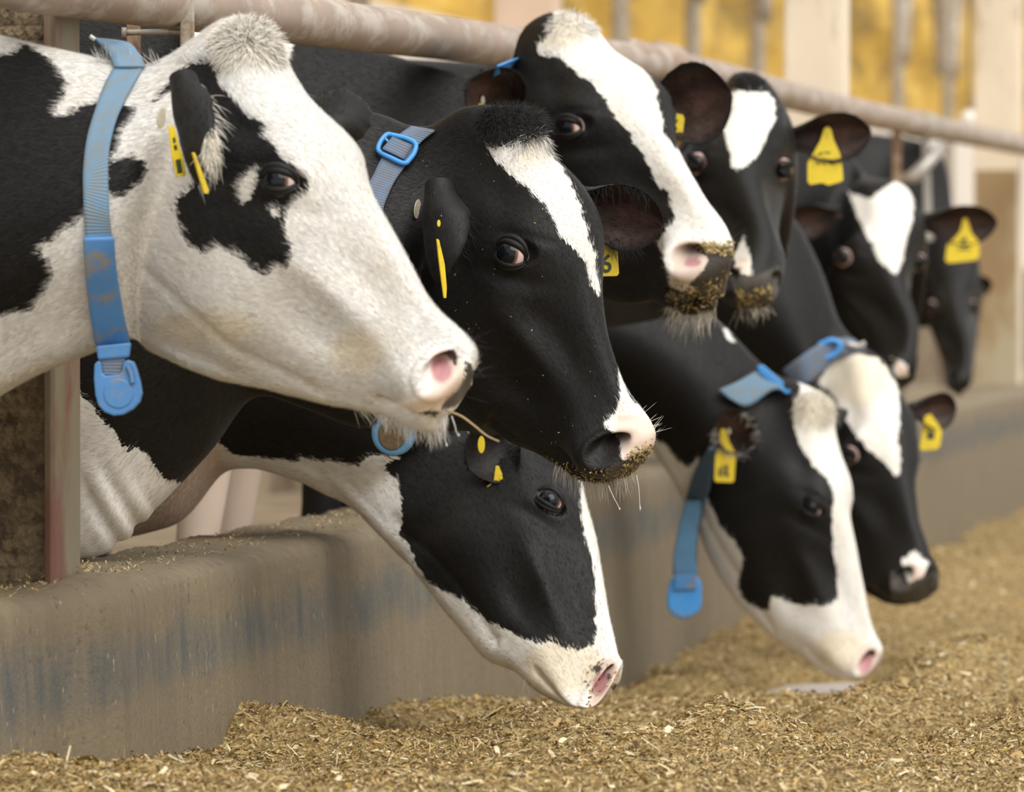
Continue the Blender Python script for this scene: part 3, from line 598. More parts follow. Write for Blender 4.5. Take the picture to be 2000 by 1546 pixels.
    for sd_, nm in ((-1, 'eye'), (1, 'eye2')):
        X = np.array(LM[nm]); X = X*np.array([1, 1, 1])
        ii = np.argmin(((can-np.array([ex, sd_*ey, ez]))**2).sum(2).ravel()*1.0); eye_s = warp(np.array([[ex, sd_*ey, ez]]))[0]
        # base surface normal around the eye from a ring of neighbours
        dd = np.linalg.norm(can.reshape(-1, 3)-np.array([ex, sd_*ey, ez]), axis=1); ring = (dd > .024) & (dd < .045); cc_ = Q[ring].mean(0); nn_ = nrm.reshape(-1, 3)[ring].mean(0); nn_ /= np.linalg.norm(nn_)
        pr = proj(cc_); tgt = np.array(lm[nm], float) if nm in lm else None
        ctr_ = eye_s-nn_*((eye_s-cc_)@nn_)+nn_*.004
        if tgt is not None: 
            q_ = proj(ctr_); ctr_ = ctr_+RT*(tgt[0]-q_[0])*q_[2]/F-UP*(tgt[1]-q_[1])*q_[2]/F
        e1 = R@np.array([ca, 0, sa]); e1 -= nn_*(e1@nn_); e1 /= np.linalg.norm(e1); e2 = np.cross(nn_, e1); e2 *= np.sign(e2@(R@np.array([-sa, 0, ca])))
        c.eyes.append((ctr_, nn_, e1, e2, sd_))
    return c
def finish_cow(c, gaze=(-.45, .0), eye_scale=1., lid=(.0145, .0115), lidw=-.03):
    for (ct, n, e1, e2, sd_) in c.eyes:
        r = .0225*eye_scale*c.s; cen = ct-n*r*.52; k = np.arange(44)/44*2*pi; half = .0215*eye_scale*c.s
        # lids: almond ring riding on the eyeball
        for up_, rad in ((1, .0046), (-1, .0036)):
            a = np.linspace(-.12, pi+.12, 30); x = half*np.cos(a); h = (lid[0] if up_ > 0 else lid[1])*c.s*eye_scale*np.abs(np.sin(np.clip(a, 0, pi)))**.8*up_
            rr = np.sqrt(np.maximum(r*r-x*x-h*h, (r*.25)**2)); pts = cen+e1*x[:, None]+e2*h[:, None]+n*(rr-.0004)[:, None]
            tv, tf = tube(pts, rad*c.s*(.75+.45*np.abs(np.sin(a))), 10); c.add(tv, tf, lidw, fuvn=tv*1.0)
        # skin folds around
        for sc, up_, rad, off in ((1.45, 1, .005, -.004), (1.4, -1, .004, -.007)):
            a = np.linspace(.25, pi-.25, 24); x = half*1.18*np.cos(a); h = (lid[0] if up_ > 0 else lid[1])*c.s*eye_scale*sc*np.sin(a)*up_
            rr = np.sqrt(np.maximum((r*1.25)**2-x*x-h*h, (r*.2)**2)); pts = cen+e1*x[:, None]+e2*h[:, None]+n*(rr+off)[:, None]
            tv, tf = tube(pts, rad*c.s*np.sin(a*.9+.15), 8); c.add(tv, tf, lidw, fuvn=tv*1.0)
        g = n+RT*gaze[0]+UP*gaze[1]+BK*(gaze[2] if len(gaze) > 2 else .15); g /= np.linalg.norm(g)
        ev, ef = [], []
        th = np.linspace(0, pi, 22); m_ = 28
        a_ = np.cross(g, UP); a_ /= np.linalg.norm(a_); b_ = np.cross(g, a_)
        Rm = Matrix([[a_[0], b_[0], g[0]], [a_[1], b_[1], g[1]], [a_[2], b_[2], g[2]]]).to_4x4()
        V = np.array([[r*sin(t)*cos(p), r*sin(t)*sin(p), r*cos(t)*(1.05 if t < .7 else 1)] for t in th for p in np.arange(m_)/m_*2*pi])
        eo = mesh('eye', V, [grid_faces(22, m_, True)], M['eye'], None); eo.parent = c.e
        loc = cen-np.array(c.e.location); eo.matrix_local = Matrix.Translation(loc)@Rm
def ear(c, base, tip, open_cam, width, dbase=None, dtip=None, ref='ear', white=-.03, cup=1.15, n=16, inner=1., curl=0., taper=1., hairs=26, hair_white=-.03):
    """a leaf shaped cupped ear; base and tip given where the photograph shows them"""
    innv = inner; rd = proj(c.warp(np.array([LM[ref]]))[0])[2]; B = P(*base, rd+(dbase or 0)); T = P(*tip, rd+(dtip or 0)); L = np.linalg.norm(T-B); a = (T-B)/L
    op = RT*open_cam[0]+UP*open_cam[1]+BK*open_cam[2]; op -= a*(op@a); op /= np.linalg.norm(op); s = np.cross(a, op)
    us = np.linspace(-.12, 1, 30); vs = np.linspace(-1, 1, n); outer, inner = [], []; pk = []
    for u in us:
        w = np.interp(u, [-.12, 0, .12, .3, .5, .68, .82, .92, .97, 1], [.42, .46, .60, .85, 1, .97, .80, .52, .3, .08])*width/2
        al = np.interp(u, [-.12, .1, .4, 1], [2.3, 1.9, 1.25, .75])*cup; rad = w/max(sin(min(al, pi/2)), .3)
        ce = B+a*(L*u)+op*(-rad*(1-cos(al))*.35+curl*u*u*L)
        for v in vs:
            pz = 1-cos(v*al); p = ce+s*(rad*sin(v*al))+op*(rad*pz); nd = (s*sin(v*al)-op*cos(v*al)); outer.append(p); th = .006*c.s*(1-.75*abs(v)**4)*(1-.5*max(u, 0)); inner.append(p-nd*th)
            pk.append(innv*max(0, 1-abs(v)**2.2)*(.45+.55*math.exp(-((u-.5)/.3)**2))*(.75+.25*sin(v*9+u*3)))
    outer, inner = np.array(outer), np.array(inner); k = len(outer); V = np.concatenate([outer, inner]); m = len(us); f = [grid_faces(m, n), grid_faces(m, n)[:, ::-1]+k]; i = np.arange(m-1); j = np.arange(n-1)
    f.append(np.stack([i*n, (i+1)*n, (i+1)*n+k, i*n+k], 1)); f.append(np.stack([i*n+n-1, i*n+n-1+k, (i+1)*n+n-1+k, (i+1)*n+n-1], 1)); f.append(np.stack([(m-1)*n+j, (m-1)*n+j+1, (m-1)*n+j+1+k, (m-1)*n+j+k], 1))
    fu = np.stack([np.tile(np.repeat(us*L, n), 2), np.tile(np.tile(vs*width, m), 2), np.zeros(2*k)], 1)+base[0]
    c.add(V, f, white, fuvn=fu, inner=np.concatenate([np.zeros(k), np.array(pk)]))
    gO, gI = outer.reshape(m, n, 3), inner.reshape(m, n, 3)
    for g_, nn_, sgn in ((gO, 700, 1), (gI, 500, -1)):
        if c.lowq: nn_ = nn_//3
        for _ in range(nn_):
            ui = rng.integers(2, m-1); vi = rng.integers(0, n-1); t1, t2 = rng.random(2); p = g_[ui-1, vi]*(1-t1)+g_[ui, vi]*t1; p = p*(1-t2)+(g_[ui-1, vi+1]*(1-t1)+g_[ui, vi+1]*t1)*t2
            th_ = (vs[vi]*al); nd = (s*sin(th_)-op*cos(th_))*sgn; dr = a*.9+nd*.28+rng.normal(0, .22, 3); dr /= np.linalg.norm(dr); c.shair.append((p, dr, rng.uniform(.006, .012)*c.s, white, nd))
    if hairs:
        g = inner.reshape(m, n, 3)
        for _ in range(hairs*6):
            ui = rng.integers(3, int(m*.8)); vi = rng.choice([0, 1, 2, n-1, n-2, n-3, rng.integers(0, n)]); p = g[ui, vi]; dr = op*rng.uniform(.2, .9)+a*rng.uniform(.1, .9)+s*rng.uniform(-.5, .5)*(-1 if vi > n/2 else 1); dr /= np.linalg.norm(dr)
            c.hair.append((p, dr, rng.uniform(.014, .034)*c.s, hair_white))
    c.earinfo = (B, T, a, s, op)
def blades(c, name, P0, D, Ln, Wd, white, N_, droop=0., seg=3, cream=0., pink=None):
    """curved hair blades"""
    n = len(P0); P0, D = np.asarray(P0), np.asarray(D); Ln = np.broadcast_to(Ln, (n,)); Wd = np.broadcast_to(Wd, (n,)); sd = np.cross(D, N_); l = np.linalg.norm(sd, axis=1)[:, None]; sd = np.where(l > 1e-6, sd/np.maximum(l, 1e-6), RT)
    V = np.zeros((n, 2*seg+1, 3)); 
    for k in range(seg):
        t = k/seg; ce = P0+D*(Ln*t)[:, None]+np.array([0, 0, -1.])*(droop*Ln*t*t)[:, None]; hw = (Wd*(1-.6*t)/2)[:, None]; V[:, 2*k] = ce-sd*hw; V[:, 2*k+1] = ce+sd*hw
    V[:, -1] = P0+D*Ln[:, None]+np.array([0, 0, -1.])*(droop*Ln)[:, None]
    b = (np.arange(n)*(2*seg+1))[:, None]; fs = []
    if seg > 1: fs.append(np.concatenate([b+np.array([[2*k, 2*k+1, 2*k+3, 2*k+2]]) for k in range(seg-1)]))
    fs.append(b+np.array([[2*seg-2, 2*seg-1, 2*seg]])); r = 2*seg+1
    at = dict(white=np.repeat(np.broadcast_to(white, (n,)), r), cream=np.repeat(np.broadcast_to(cream, (n,)), r), fn=np.repeat(N_, r, 0), fuv=np.repeat(P0, r, 0)*np.array([1, .8, .6]), pink=np.full(n*r, -.05), grey=np.full(n*r, -.05), raw=np.full(n*r, -.05))
    o = mesh(name, V.reshape(-1, 3), fs, M['fur'], c.e, True, at); o['kind'] = 'stuff'; return o
def fur(c, count, ln=.008, wd=.00045, lift=.28):
    V, nrm, du = c.V, c.nrm, c.du; NI, NJ = V.shape[:2]; A = V[:-1]; ar = np.linalg.norm(np.cross(V[1:]-A, np.roll(A, -1, 1)-A), axis=2); q = proj(V[:-1]); ok = (q[..., 0] > -60) & (q[..., 0] < 2060) & (q[..., 1] > -60) & (q[..., 1] < 1560)
    view = CAM-A; view /= np.linalg.norm(view, axis=2)[..., None]; fc = (nrm[:-1]*view).sum(2); ok &= fc > -.45
    eyes = [e[0] for e in c.eyes]
    ok &= np.min([np.linalg.norm(A-e, axis=2) for e in eyes], 0) > .021*c.s
    at = c.attrs; skin = np.maximum(at['pink'], at['grey']).reshape(NI, NJ)[:-1] > -.002; ok &= ~skin
    pr = (ar*ok).ravel(); pr /= pr.sum(); k = rng.choice(len(pr), count, p=pr); i, j = k//NJ, k % NJ; a, b = rng.random(count)[:, None], rng.random(count)[:, None]; j2 = (j+1) % NJ
    p = (V[i, j]*(1-a)+V[i+1, j]*a)*(1-b)+(V[i, j2]*(1-a)+V[i+1, j2]*a)*b; n = nrm[i, j]; t = du[i, j]/(np.linalg.norm(du[i, j], axis=1)[:, None]+1e-9)
    t = t+rng.normal(0, .22, (count, 3)); t -= n*(t*n).sum(1)[:, None]; t /= np.linalg.norm(t, axis=1)[:, None]
    lf = lift*rng.uniform(.4, 1.5, count)[:, None]; D = t+n*lf; D /= np.linalg.norm(D, axis=1)[:, None]; idx = i*NJ+j
    L = ln*rng.uniform(.6, 1.35, count); nn = n+.0*D; nf = nn+rng.normal(0, .22, (count, 3)); nf /= np.linalg.norm(nf, axis=1)[:, None]
    seg = 1; sd = np.cross(D, n); sd /= np.linalg.norm(sd, axis=1)[:, None]+1e-9; Vt = np.stack([p-sd*wd/2, p+sd*wd/2, p+D*L[:, None]], 1)
    r = 3; g = lambda k_: np.repeat(at[k_][idx], r)
    fu = np.repeat(at['fuv'][idx], r, 0)
    o = mesh('coat_fur', Vt.reshape(-1, 3), [np.arange(count*3).reshape(-1, 3)], M['fur'], c.e, True, dict(white=g('white')+np.repeat(rng.normal(0, .0018, count), r), cream=g('cream'), pink=np.full(count*3, -.05), grey=np.full(count*3, -.05), raw=np.full(count*3, -.05), fn=np.repeat(nf, r, 0), fuv=fu)); o['kind'] = 'stuff'; return o
def bvh(c):
    V = np.concatenate(c.VV); F_ = [tuple(f) for fs in (np.concatenate(c.FQ).tolist(), np.concatenate(c.FT).tolist()) for f in fs]; return BVHTree.FromPolygons(V.tolist(), F_)
def ray(c, x, y, far=False, dflt=None):
    d = P(x, y, 1.)-CAM; d /= np.linalg.norm(d); o = Vector(CAM+d*4); hits = []
    for _ in range(8):
        h = c.tree.ray_cast(o, Vector(d), 16)
        if h[0] is None: break
        hits.append((np.array(h[0]), np.array(h[1]))); o = h[0]+Vector(d)*.002
    if not hits: return None
    return hits[-1] if far else hits[0]
def close_cow(c):
    V = np.concatenate(c.VV); o = mesh('body', V, [np.concatenate(c.FQ), np.concatenate(c.FT)], M['coat'], c.e, True, {k: np.concatenate(v) for k, v in c.A.items()})
    c.body = o
def tuft(c, px_poly_center, rx, ry, n, ln, dirs, white=.03, cream=.8, droop=.3, w=.0007, dj=.35, name='hair_tuft', seg=4, radial=0., out=.25):
    """long hairs rooted on the skin round a photographed spot; dirs in camera axes"""
    P0, D, Nn, W_ = [], [], [], []
    for _ in range(n):
        a = rng.uniform(0, 2*pi); r = math.sqrt(rng.random()); x, y = px_poly_center[0]+rx*r*cos(a), px_poly_center[1]+ry*r*sin(a); h = ray(c, x, y)
        if h is None: continue
        p, nr = h; 
        if nr@BK < 0: nr = -nr
        dd = RT*dirs[0]+UP*dirs[1]+BK*dirs[2]+rng.normal(0, dj, 3)+(RT*cos(a)-UP*sin(a))*radial*r+nr*out; dd /= np.linalg.norm(dd); P0.append(p-nr*.001); D.append(dd); m_ = nr+UP*.45+rng.normal(0, .2, 3); Nn.append(m_/np.linalg.norm(m_))
    if P0:
        n_ = len(P0); blades(c, name, P0, np.array(D), ln*rng.uniform(.55, 1.3, n_), w, np.full(n_, white), np.array(Nn), droop, seg, np.full(n_, cream)*rng.uniform(.3, 1.2, n_))
def whiskers(c, line, n, ln, dirs, white=.03, cream=.5, droop=.35, w=.0005, inset=3, name='whiskers', dj=.22):
    line = np.array(line, float); sl = np.concatenate([[0], np.cumsum(np.linalg.norm(np.diff(line, axis=0), axis=1))]); P0, D = [], []
    for _ in range(n):
        t = rng.uniform(0, sl[-1]); x = np.interp(t, sl, line[:, 0])+rng.normal(0, 3); y = np.interp(t, sl, line[:, 1])+rng.normal(0, 3)
        h = None
        for k in range(5):
            h = ray(c, x-dirs[0]*inset*k*1.5, y+dirs[1]*inset*k*1.5)
            if h is not None: break
        if h is None: continue
        dd = RT*dirs[0]+UP*dirs[1]+rng.normal(0, dj, 3); dd /= np.linalg.norm(dd); P0.append(h[0]); D.append(dd)
    if P0:
        n_ = len(P0); nn = np.tile(BK*.7+UP*.6, (n_, 1))+rng.normal(0, .3, (n_, 3)); nn /= np.linalg.norm(nn, axis=1)[:, None]
        blades(c, name, P0, np.array(D), ln*rng.uniform(.35, 1.3, n_), w, np.full(n_, white), nn, droop, 4, np.full(n_, cream))
def crumbs(c, polys, n, size=.003, name='feed_crumbs'):
    Vv, cols = [], []
    for poly in polys:
        p = np.array(poly, float); lo, hi = p.min(0), p.max(0); pts = rng.uniform(lo, hi, (n*3, 2)); sdv = sdpoly(pts, p); pts = pts[(sdv > 0) & (rng.random(len(pts)) < np.clip(.35+sdv/25, 0, 1))][:n]
        for x, y in pts:
            h = ray(c, x, y)
            if h is None: continue
            q, nr = h
            if nr@BK < 0: nr = -nr
            a = rng.normal(0, 1, 3); t = np.cross(nr, a); t /= np.linalg.norm(t)+1e-9; s_ = np.cross(nr, t); l = size*rng.uniform(.5, 2.0); w = size*rng.uniform(.3, .8); lift = nr*rng.uniform(.0005, .003); tl = nr*rng.normal(0, .001)
            Vv.append([q+lift-t*l/2-s_*w/2, q+lift+tl+t*l/2-s_*w/2, q+lift+tl*2+t*l/2+s_*w/2, q+lift-t*l/2+s_*w/2])
            cols.append(np.array([(.50, .36, .14), (.30, .21, .08), (.62, .50, .28), (.14, .10, .05), (.42, .30, .08)])[rng.integers(0, 5)])
    if Vv:
        V = np.array(Vv).reshape(-1, 3); o = mesh(name, V, [np.arange(len(V)).reshape(-1, 4)], FLK, c.e, False, {'tint': np.repeat(np.array(cols), 4, 0)}); o['kind'] = 'stuff'; o['label'] = 'crumbs of chewed feed stuck to the muzzle'
def px_plate(name, parent, pts, d, mat, th=.002, gx=0., gy=0., bevel=.0006, cx=None, round_=False):
    pts = np.array(pts, float); cx = pts.mean(0) if cx is None else np.array(cx)
    if round_:
        p2 = []
        for k in range(len(pts)):
            a, b, q = pts[k-1], pts[k], pts[(k+1) % len(pts)]; p2 += [b+(a-b)*.12, b+((a-b)+(q-b))*.03, b+(q-b)*.12]
        pts = np.array(p2)
    fr = np.array([P(x, y, d+gx*(x-cx[0])+gy*(y-cx[1])) for x, y in pts]); nn = len(pts); area = .5*sum(pts[k-1][0]*pts[k][1]-pts[k][0]*pts[k-1][1] for k in range(nn))
    nv = np.cross(RT+FW*gx*F/d, -UP+FW*gy*F/d); nv /= np.linalg.norm(nv); nv = nv if nv@BK > 0 else -nv
    bm = bmesh.new(); pw = np.array(parent_world(parent)) if parent else np.zeros(3); a = [bm.verts.new(v-pw) for v in fr]; b = [bm.verts.new(v-pw-nv*th) for v in fr]
    bm.faces.new(a); bm.faces.new(b[::-1])
    for k in range(nn): bm.faces.new((a[k], b[k], b[(k+1) % nn], a[(k+1) % nn]))
    bmesh.ops.recalc_face_normals(bm, faces=bm.faces); me = bpy.data.meshes.new(name); bm.to_mesh(me); bm.free(); me.materials.append(mat); o = bpy.data.objects.new(name, me); COL.objects.link(o); o.parent = parent
    if bevel: m = o.modifiers.new('bevel', 'BEVEL'); m.width = bevel; m.segments = 2; m.limit_method = 'ANGLE'; m.angle_limit = radians(50)
    return o
def ell(cx, cy, rx, ry, rot=0, n=24): return [(cx+rx*cos(a)*cos(rot)-ry*sin(a)*sin(rot), cy+rx*cos(a)*sin(rot)+ry*sin(a)*cos(rot)) for a in np.arange(n)/n*2*pi]
def strap(c, name, L, Rr, mat, parent, lift=.005, th=.003, far=True, ncol=7, dense=5, closed=True):
    """a band lying on the neck: left and right edge where the photograph shows it, round the far side too"""
    L, Rr = np.array(L, float), np.array(Rr, float); k = np.arange(len(L)); t = np.linspace(0, len(L)-1, (len(L)-1)*dense+1); L = hermite(t, k, L); Rr = hermite(t, k, Rr)
    rows = []; last = None
    def row(l, r, far_):
        out = []; 
        for u in np.linspace(0, 1, ncol):
            x, y = l*(1-u)+r*u; h = ray(c, x, y, far_); out.append(None if h is None else proj(h[0])[2])
        return out
    def side(far_):
        D = []
        for l, r in zip(L, Rr): D.append(row(l, r, far_))
        D = np.array([[np.nan if v is None else v for v in q] for q in D], float)
        return D
    Dn = side(False); Df = side(True); mid = np.nanmean((Dn+Df)/2)
    def clean(D):
        i = np.arange(len(D))
        for q in range(ncol):
            bad = np.isnan(D[:, q]); 
            if bad.all(): D[:, q] = mid
            elif bad.any(): D[bad, q] = np.interp(i[bad], i[~bad], D[~bad, q])
        for _ in range(6):
            D2 = D.copy(); D2[1:-1] = (D[:-2]+D[2:]+2*D[1:-1])/4; D = D2; D3 = D.copy(); D3[:, 1:-1] = (D[:, :-2]+D[:, 2:]+2*D[:, 1:-1])/4; D = D3
        return D
    Dn, Df = clean(Dn)-lift, clean(Df)+lift
    n = len(L); V = []; U = []
    def emit(D, idx, sgn):
        for i in idx:
            for q in range(ncol):
                x, y = L[i]*(1-q/(ncol-1))+Rr[i]*q/(ncol-1); V.append(P(x, y, D[i, q]))
    idx = list(range(n)); emit(Dn, idx, 1)
    nr = n
    if far: 
        emit(Df, idx[::-1], -1); nr = 2*n
    V = np.array(V); cl = V.reshape(nr, ncol, 3)[:, ncol//2]; u = np.concatenate([[0], np.cumsum(np.linalg.norm(np.diff(cl, axis=0), axis=1))]); wid = np.linalg.norm(V[0]-V[ncol-1])
    fuv = np.stack([np.repeat(u, ncol), np.tile(np.linspace(0, wid, ncol), nr), np.zeros(nr*ncol)], 1); fs = [grid_faces(nr, ncol)]
    if far and closed: j = np.arange(ncol-1); e = (nr-1)*ncol; fs.append(np.stack([e+j, e+j+1, j+1, j], 1))
    o = mesh(name, V, fs, mat, parent, True, {'fuv': fuv}); m = o.modifiers.new('solidify', 'SOLIDIFY'); m.thickness = th; m.offset = 0; return o
# ------------------------------------------------------------------ the herd, nearest first
HQ = dict(NJ=200, step=.0036); MQ = dict(NJ=160, step=.0046); LQ = dict(NJ=110, step=.0065)
def done(c, furn=0, ln=.008, wd=.0005, lift=.28, **k):
    finish_cow(c, **k); close_cow(c); c.tree = bvh(c)
    if furn: fur(c, furn, ln, wd, lift)
    if c.hair:
        P0, D, L_, W_ = zip(*c.hair); nn = np.tile(BK, (len(P0), 1)); blades(c, 'ear_hair', P0, np.array(D), np.array(L_), .0006, np.array(W_), nn, .25, 3)
    if c.shair:
        P0, D, L_, W_, N_ = zip(*c.shair); blades(c, 'ear_fur', P0, np.array(D), np.array(L_), .0006, np.array(W_), np.array(N_), .0, 1)
def earfix(c): pass
# ---- A: white headed cow in front
A = cow('A', 'white-headed cow nearest the camera with black eye patch and pale blue collar', 7.1,
    dict(eye=(543, 354), nos=(862, 722), poll=(480, 80), mouth=(742, 788), chin=(825, 845), tip=(928, 700), jaw2=(560, 772), brow2=(712, 315)), (.56, -.83, .3), (.83, .56, 0),
    [(430, 85), (445, 52), (485, 34), (520, 50), (545, 85), (572, 140), (604, 192), (650, 235), (690, 275), (712, 312), (719, 360), (745, 412), (780, 472), (815, 540), (850, 600), (895, 638), (925, 668), (932, 705), (917, 765), (885, 800), (866, 838), (840, 846), (800, 835), (730, 805), (640, 790), (560, 770), (500, 755), (400, 727), (310, 692)],
    [(352, 124, 250, 655, .125), (300, 128, 205, 678, .13), (240, 122, 140, 703, .135), (160, 106, 60, 738, .135), (80, 90, -20, 785, .135), (0, 70, -120, 850, .135), (-160, 50, -260, 960, .15)],
    over={9: (440, 738), 10: (404, 728), 11: (372, 717), 12: (346, 707), 13: (322, 696), 14: (300, 685)}, trunk=-.1, base='white', **HQ,
    polys=[[(-400, 120), (20, 108), (52, 88), (80, 102), (115, 133), (136, 165), (122, 196), (108, 224), (130, 224), (158, 210), (190, 201), (270, 206), (259, 231), (241, 259), (228, 297), (212, 322), (195, 380), (165, 427), (133, 448), (105, 469), (80, 487), (95, 508), (107, 540), (85, 575), (60, 605), (0, 615), (-400, 640)],
        [(210, 333), (228, 315), (259, 308), (280, 312), (289, 326), (280, 350), (262, 371), (241, 387), (224, 381), (210, 371)],
        [(417, 80), (437, 94), (448, 122), (444, 140), (427, 143), (430, 165), (451, 189), (466, 207), (490, 228), (518, 249), (514, 266), (535, 287), (546, 308), (574, 325), (581, 343), (602, 350), (607, 364), (598, 382), (574, 395), (560, 413), (556, 448), (560, 469), (572, 490), (567, 511), (556, 525), (542, 518), (518, 537), (490, 525), (472, 507), (448, 497), (427, 480), (402, 497), (371, 486), (350, 451), (346, 420), (336, 413), (353, 389), (378, 368), (392, 343), (378, 300), (371, 245), (367, 196), (350, 175), (325, 182), (301, 203), (322, 175), (343, 150), (340, 143), (367, 130), (395, 115), (409, 98)]],
    holes=[[(459, 369), (476, 357), (490, 340), (504, 333), (500, 353), (496, 378), (478, 396), (470, 398), (469, 381)], ell(536, 415, 10, 8)],
    pink=[[(842, 692), (862, 680), (890, 692), (908, 720), (898, 765), (862, 796), (800, 803), (762, 795), (800, 788), (842, 765)]],
    grey=[[(868, 690), (880, 680), (896, 695), (890, 712)], [(908, 705), (922, 712), (927, 735), (915, 768), (890, 795), (862, 800), (868, 782), (895, 760), (908, 735)], [(820, 806), (840, 800), (862, 804), (850, 814)]],
    raw=[ell(862, 722, 22, 26, -.2)], folds=[(430, 735, 130, 28, .88, .47, 60, .0035, 1.0)], cream=[ell(490, 80, 90, 60), ell(700, 690, 70, 60), ell(400, 640, 120, 50)])
ear(A, (352, 172), (388, 356), (.85, .1, -.40), .084, dbase=-.01, dtip=-.085, cup=1.15, hairs=16, hair_white=.03, inner=1.)
ear(A, (632, 262), (668, 172), (.35, .2, -.9), .095, ref='ear2', dbase=.0, dtip=.05, hairs=0, inner=1.)
done(A, 120000, .0085, .00048, .25, gaze=(-.42, .05), lid=(.0130, .0105))
tuft(A, (488, 88), 60, 46, 4800, .018, (.1, -.15, .0), white=.03, cream=.75, droop=.25, w=.0012, dj=.28, radial=1.2, out=.10)
tuft(A, (414, 292), 17, 46, 420, .022, (.3, -.7, .5), white=.03, cream=.9, droop=.3, w=.0006, dj=.35, name='ear_base_hair')
tuft(A, (250, 122), 70, 8, 260, .022, (-.5, .8, .1), white=.03, cream=.1, droop=0, w=.0006, dj=.3, name='crest_hair')
tuft(A, (388, 120), 40, 8, 160, .020, (-.5, .8, .1), white=.03, cream=.1, droop=0, w=.0006, dj=.3, name='crest_hair')
whiskers(A, [(740, 812), (800, 838), (840, 848), (872, 835)], 240, .016, (.05, -.95), cream=.5, dj=.3)
whiskers(A, [(690, 798), (790, 832)], 50, .026, (.6, -.6), cream=.6)
whiskers(A, [(915, 650), (934, 710), (925, 770)], 34, .032, (.9, .25), white=-.03, dj=.4, droop=0)
# ---- B: black faced cow looking at the camera
B = cow('B', 'black-faced cow looking at the camera with narrow white blaze and half pink muzzle', 8.1,
    dict(eye=(995, 497), nos=(1192, 878), poll=(1000, 222), mouth=(1085, 885), tip=(1272, 862), chin=(1150, 940), brow2=(1172, 440)), (.4, -.8, .45), (.7, .5, .5),
    [(922, 275), (930, 238), (960, 214), (1000, 206), (1040, 210), (1066, 235), (1076, 290), (1105, 325), (1135, 358), (1160, 395), (1178, 440), (1180, 500), (1176, 570), (1186, 650), (1210, 728), (1240, 782), (1268, 812), (1281, 845), (1276, 875), (1255, 908), (1225, 932), (1180, 945), (1125, 936), (1075, 900), (1020, 872), (960, 850), (900, 842)],
    [(850, 258, 768, 838, .125), (800, 245, 700, 835, .13), (750, 225, 600, 800, .135), (690, 208, 500, 775, .14, -.02), (600, 180, 400, 890, .16, -.04), (520, 150, 290, 1005, .17, -.06), (430, 110, 200, 1082, .18, -.08), (330, 40, 110, 1092, .19, -.08), (200, 25, 20, 1095, .2, -.08), (80, 20, -80, 1090, .21, -.08)],
    over={8: (950, 845), 9: (905, 842), 10: (870, 840), 11: (845, 838), 12: (825, 836), 13: (805, 835), 14: (790, 835)}, **HQ,
    polys=[[(948, 286), (979, 287), (998, 284), (1010, 270), (1029, 261), (1042, 267), (1060, 264), (1068, 276), (1069, 295), (1088, 313), (1104, 338), (1116, 357), (1125, 379), (1135, 404), (1141, 428), (1150, 456), (1159, 484), (1164, 509), (1166, 534), (1172, 562), (1169, 576), (1156, 559), (1144, 528), (1144, 512), (1132, 494), (1113, 478), (1094, 463), (1082, 435), (1069, 410), (1051, 388), (1029, 369), (1010, 354), (989, 335), (973, 317), (958, 301)],
        [(1210, 726), (1218, 745), (1225, 765), (1240, 782), (1262, 803), (1285, 820), (1300, 850), (1285, 880), (1250, 882), (1222, 902), (1213, 890), (1212, 860), (1200, 845), (1180, 835), (1176, 825), (1195, 815), (1205, 800), (1210, 775)],
        [(60, 720), (130, 736), (150, 761), (175, 785), (200, 824), (224, 845), (252, 880), (262, 870), (287, 887), (301, 908), (325, 936), (350, 938), (400, 960), (340, 1150), (100, 1200), (-300, 1200), (-300, 720)]],
    pink=[[(1205, 812), (1240, 806), (1268, 815), (1290, 840), (1285, 880), (1250, 884), (1224, 902), (1213, 890), (1212, 860), (1200, 842)]],
    grey=[[(1215, 900), (1250, 884), (1285, 872), (1285, 900), (1255, 925), (1190, 940), (1180, 915)]],
    raw=[], cream=[ell(1035, 300, 40, 40)], nosc=1.08, cav=.95, folds=[(238, 1010, 85, 58, .42, .9, 52, .0042, .6), (195, 960, 60, 30, .35, .95, 70, .003, 2.)],
    sculpt=[(.32, .07, -.20, .05, .05, .02, -.004), (.26, .075, -.10, .03, .05, .02, -.004)])
ear(B, (850, 378), (856, 548), (.85, -.15, -.40), .098, dbase=-.01, dtip=-.07, cup=1.25, hairs=20)
ear(B, (1150, 392), (1297, 440), (-.1, -.35, .9), .104, ref='ear2', dbase=.02, dtip=-.02, cup=1.05, hairs=50, inner=1.)
done(B, 130000, .0075, .00040, .22, gaze=(-.55, .12), eye_scale=1.06, lid=(.0165, .0135))
tuft(B, (1000, 238), 66, 34, 3600, .020, (.2, .1, .2), white=-.03, droop=.4, w=.0006, dj=.4, radial=.7, out=.15)
tuft(B, (1040, 290), 42, 34, 1500, .018, (.0, -.6, .1), white=.03, cream=.3, droop=.2, w=.0006, dj=.25, radial=.3, out=.08)
whiskers(B, [(1080, 905), (1130, 935), (1190, 944), (1235, 928)], 150, .022, (.1, -.9), cream=1.)
whiskers(B, [(1265, 800), (1283, 850)], 14, .022, (.8, .5), white=.03, dj=.35, droop=0)
crumbs(B, [[(1060, 888), (1100, 900), (1150, 915), (1215, 915), (1262, 880), (1275, 890), (1240, 930), (1190, 946), (1120, 938), (1070, 905)]], 300, .0027)
crumbs(B, [[(1235, 872), (1280, 848), (1280, 880), (1235, 925), (1200, 925)]], 190, .0030)
crumbs(B, [[(720, 230), (1000, 250), (1200, 560), (1150, 900), (1060, 880), (880, 600)]], 60, .0016, 'coat_specks')
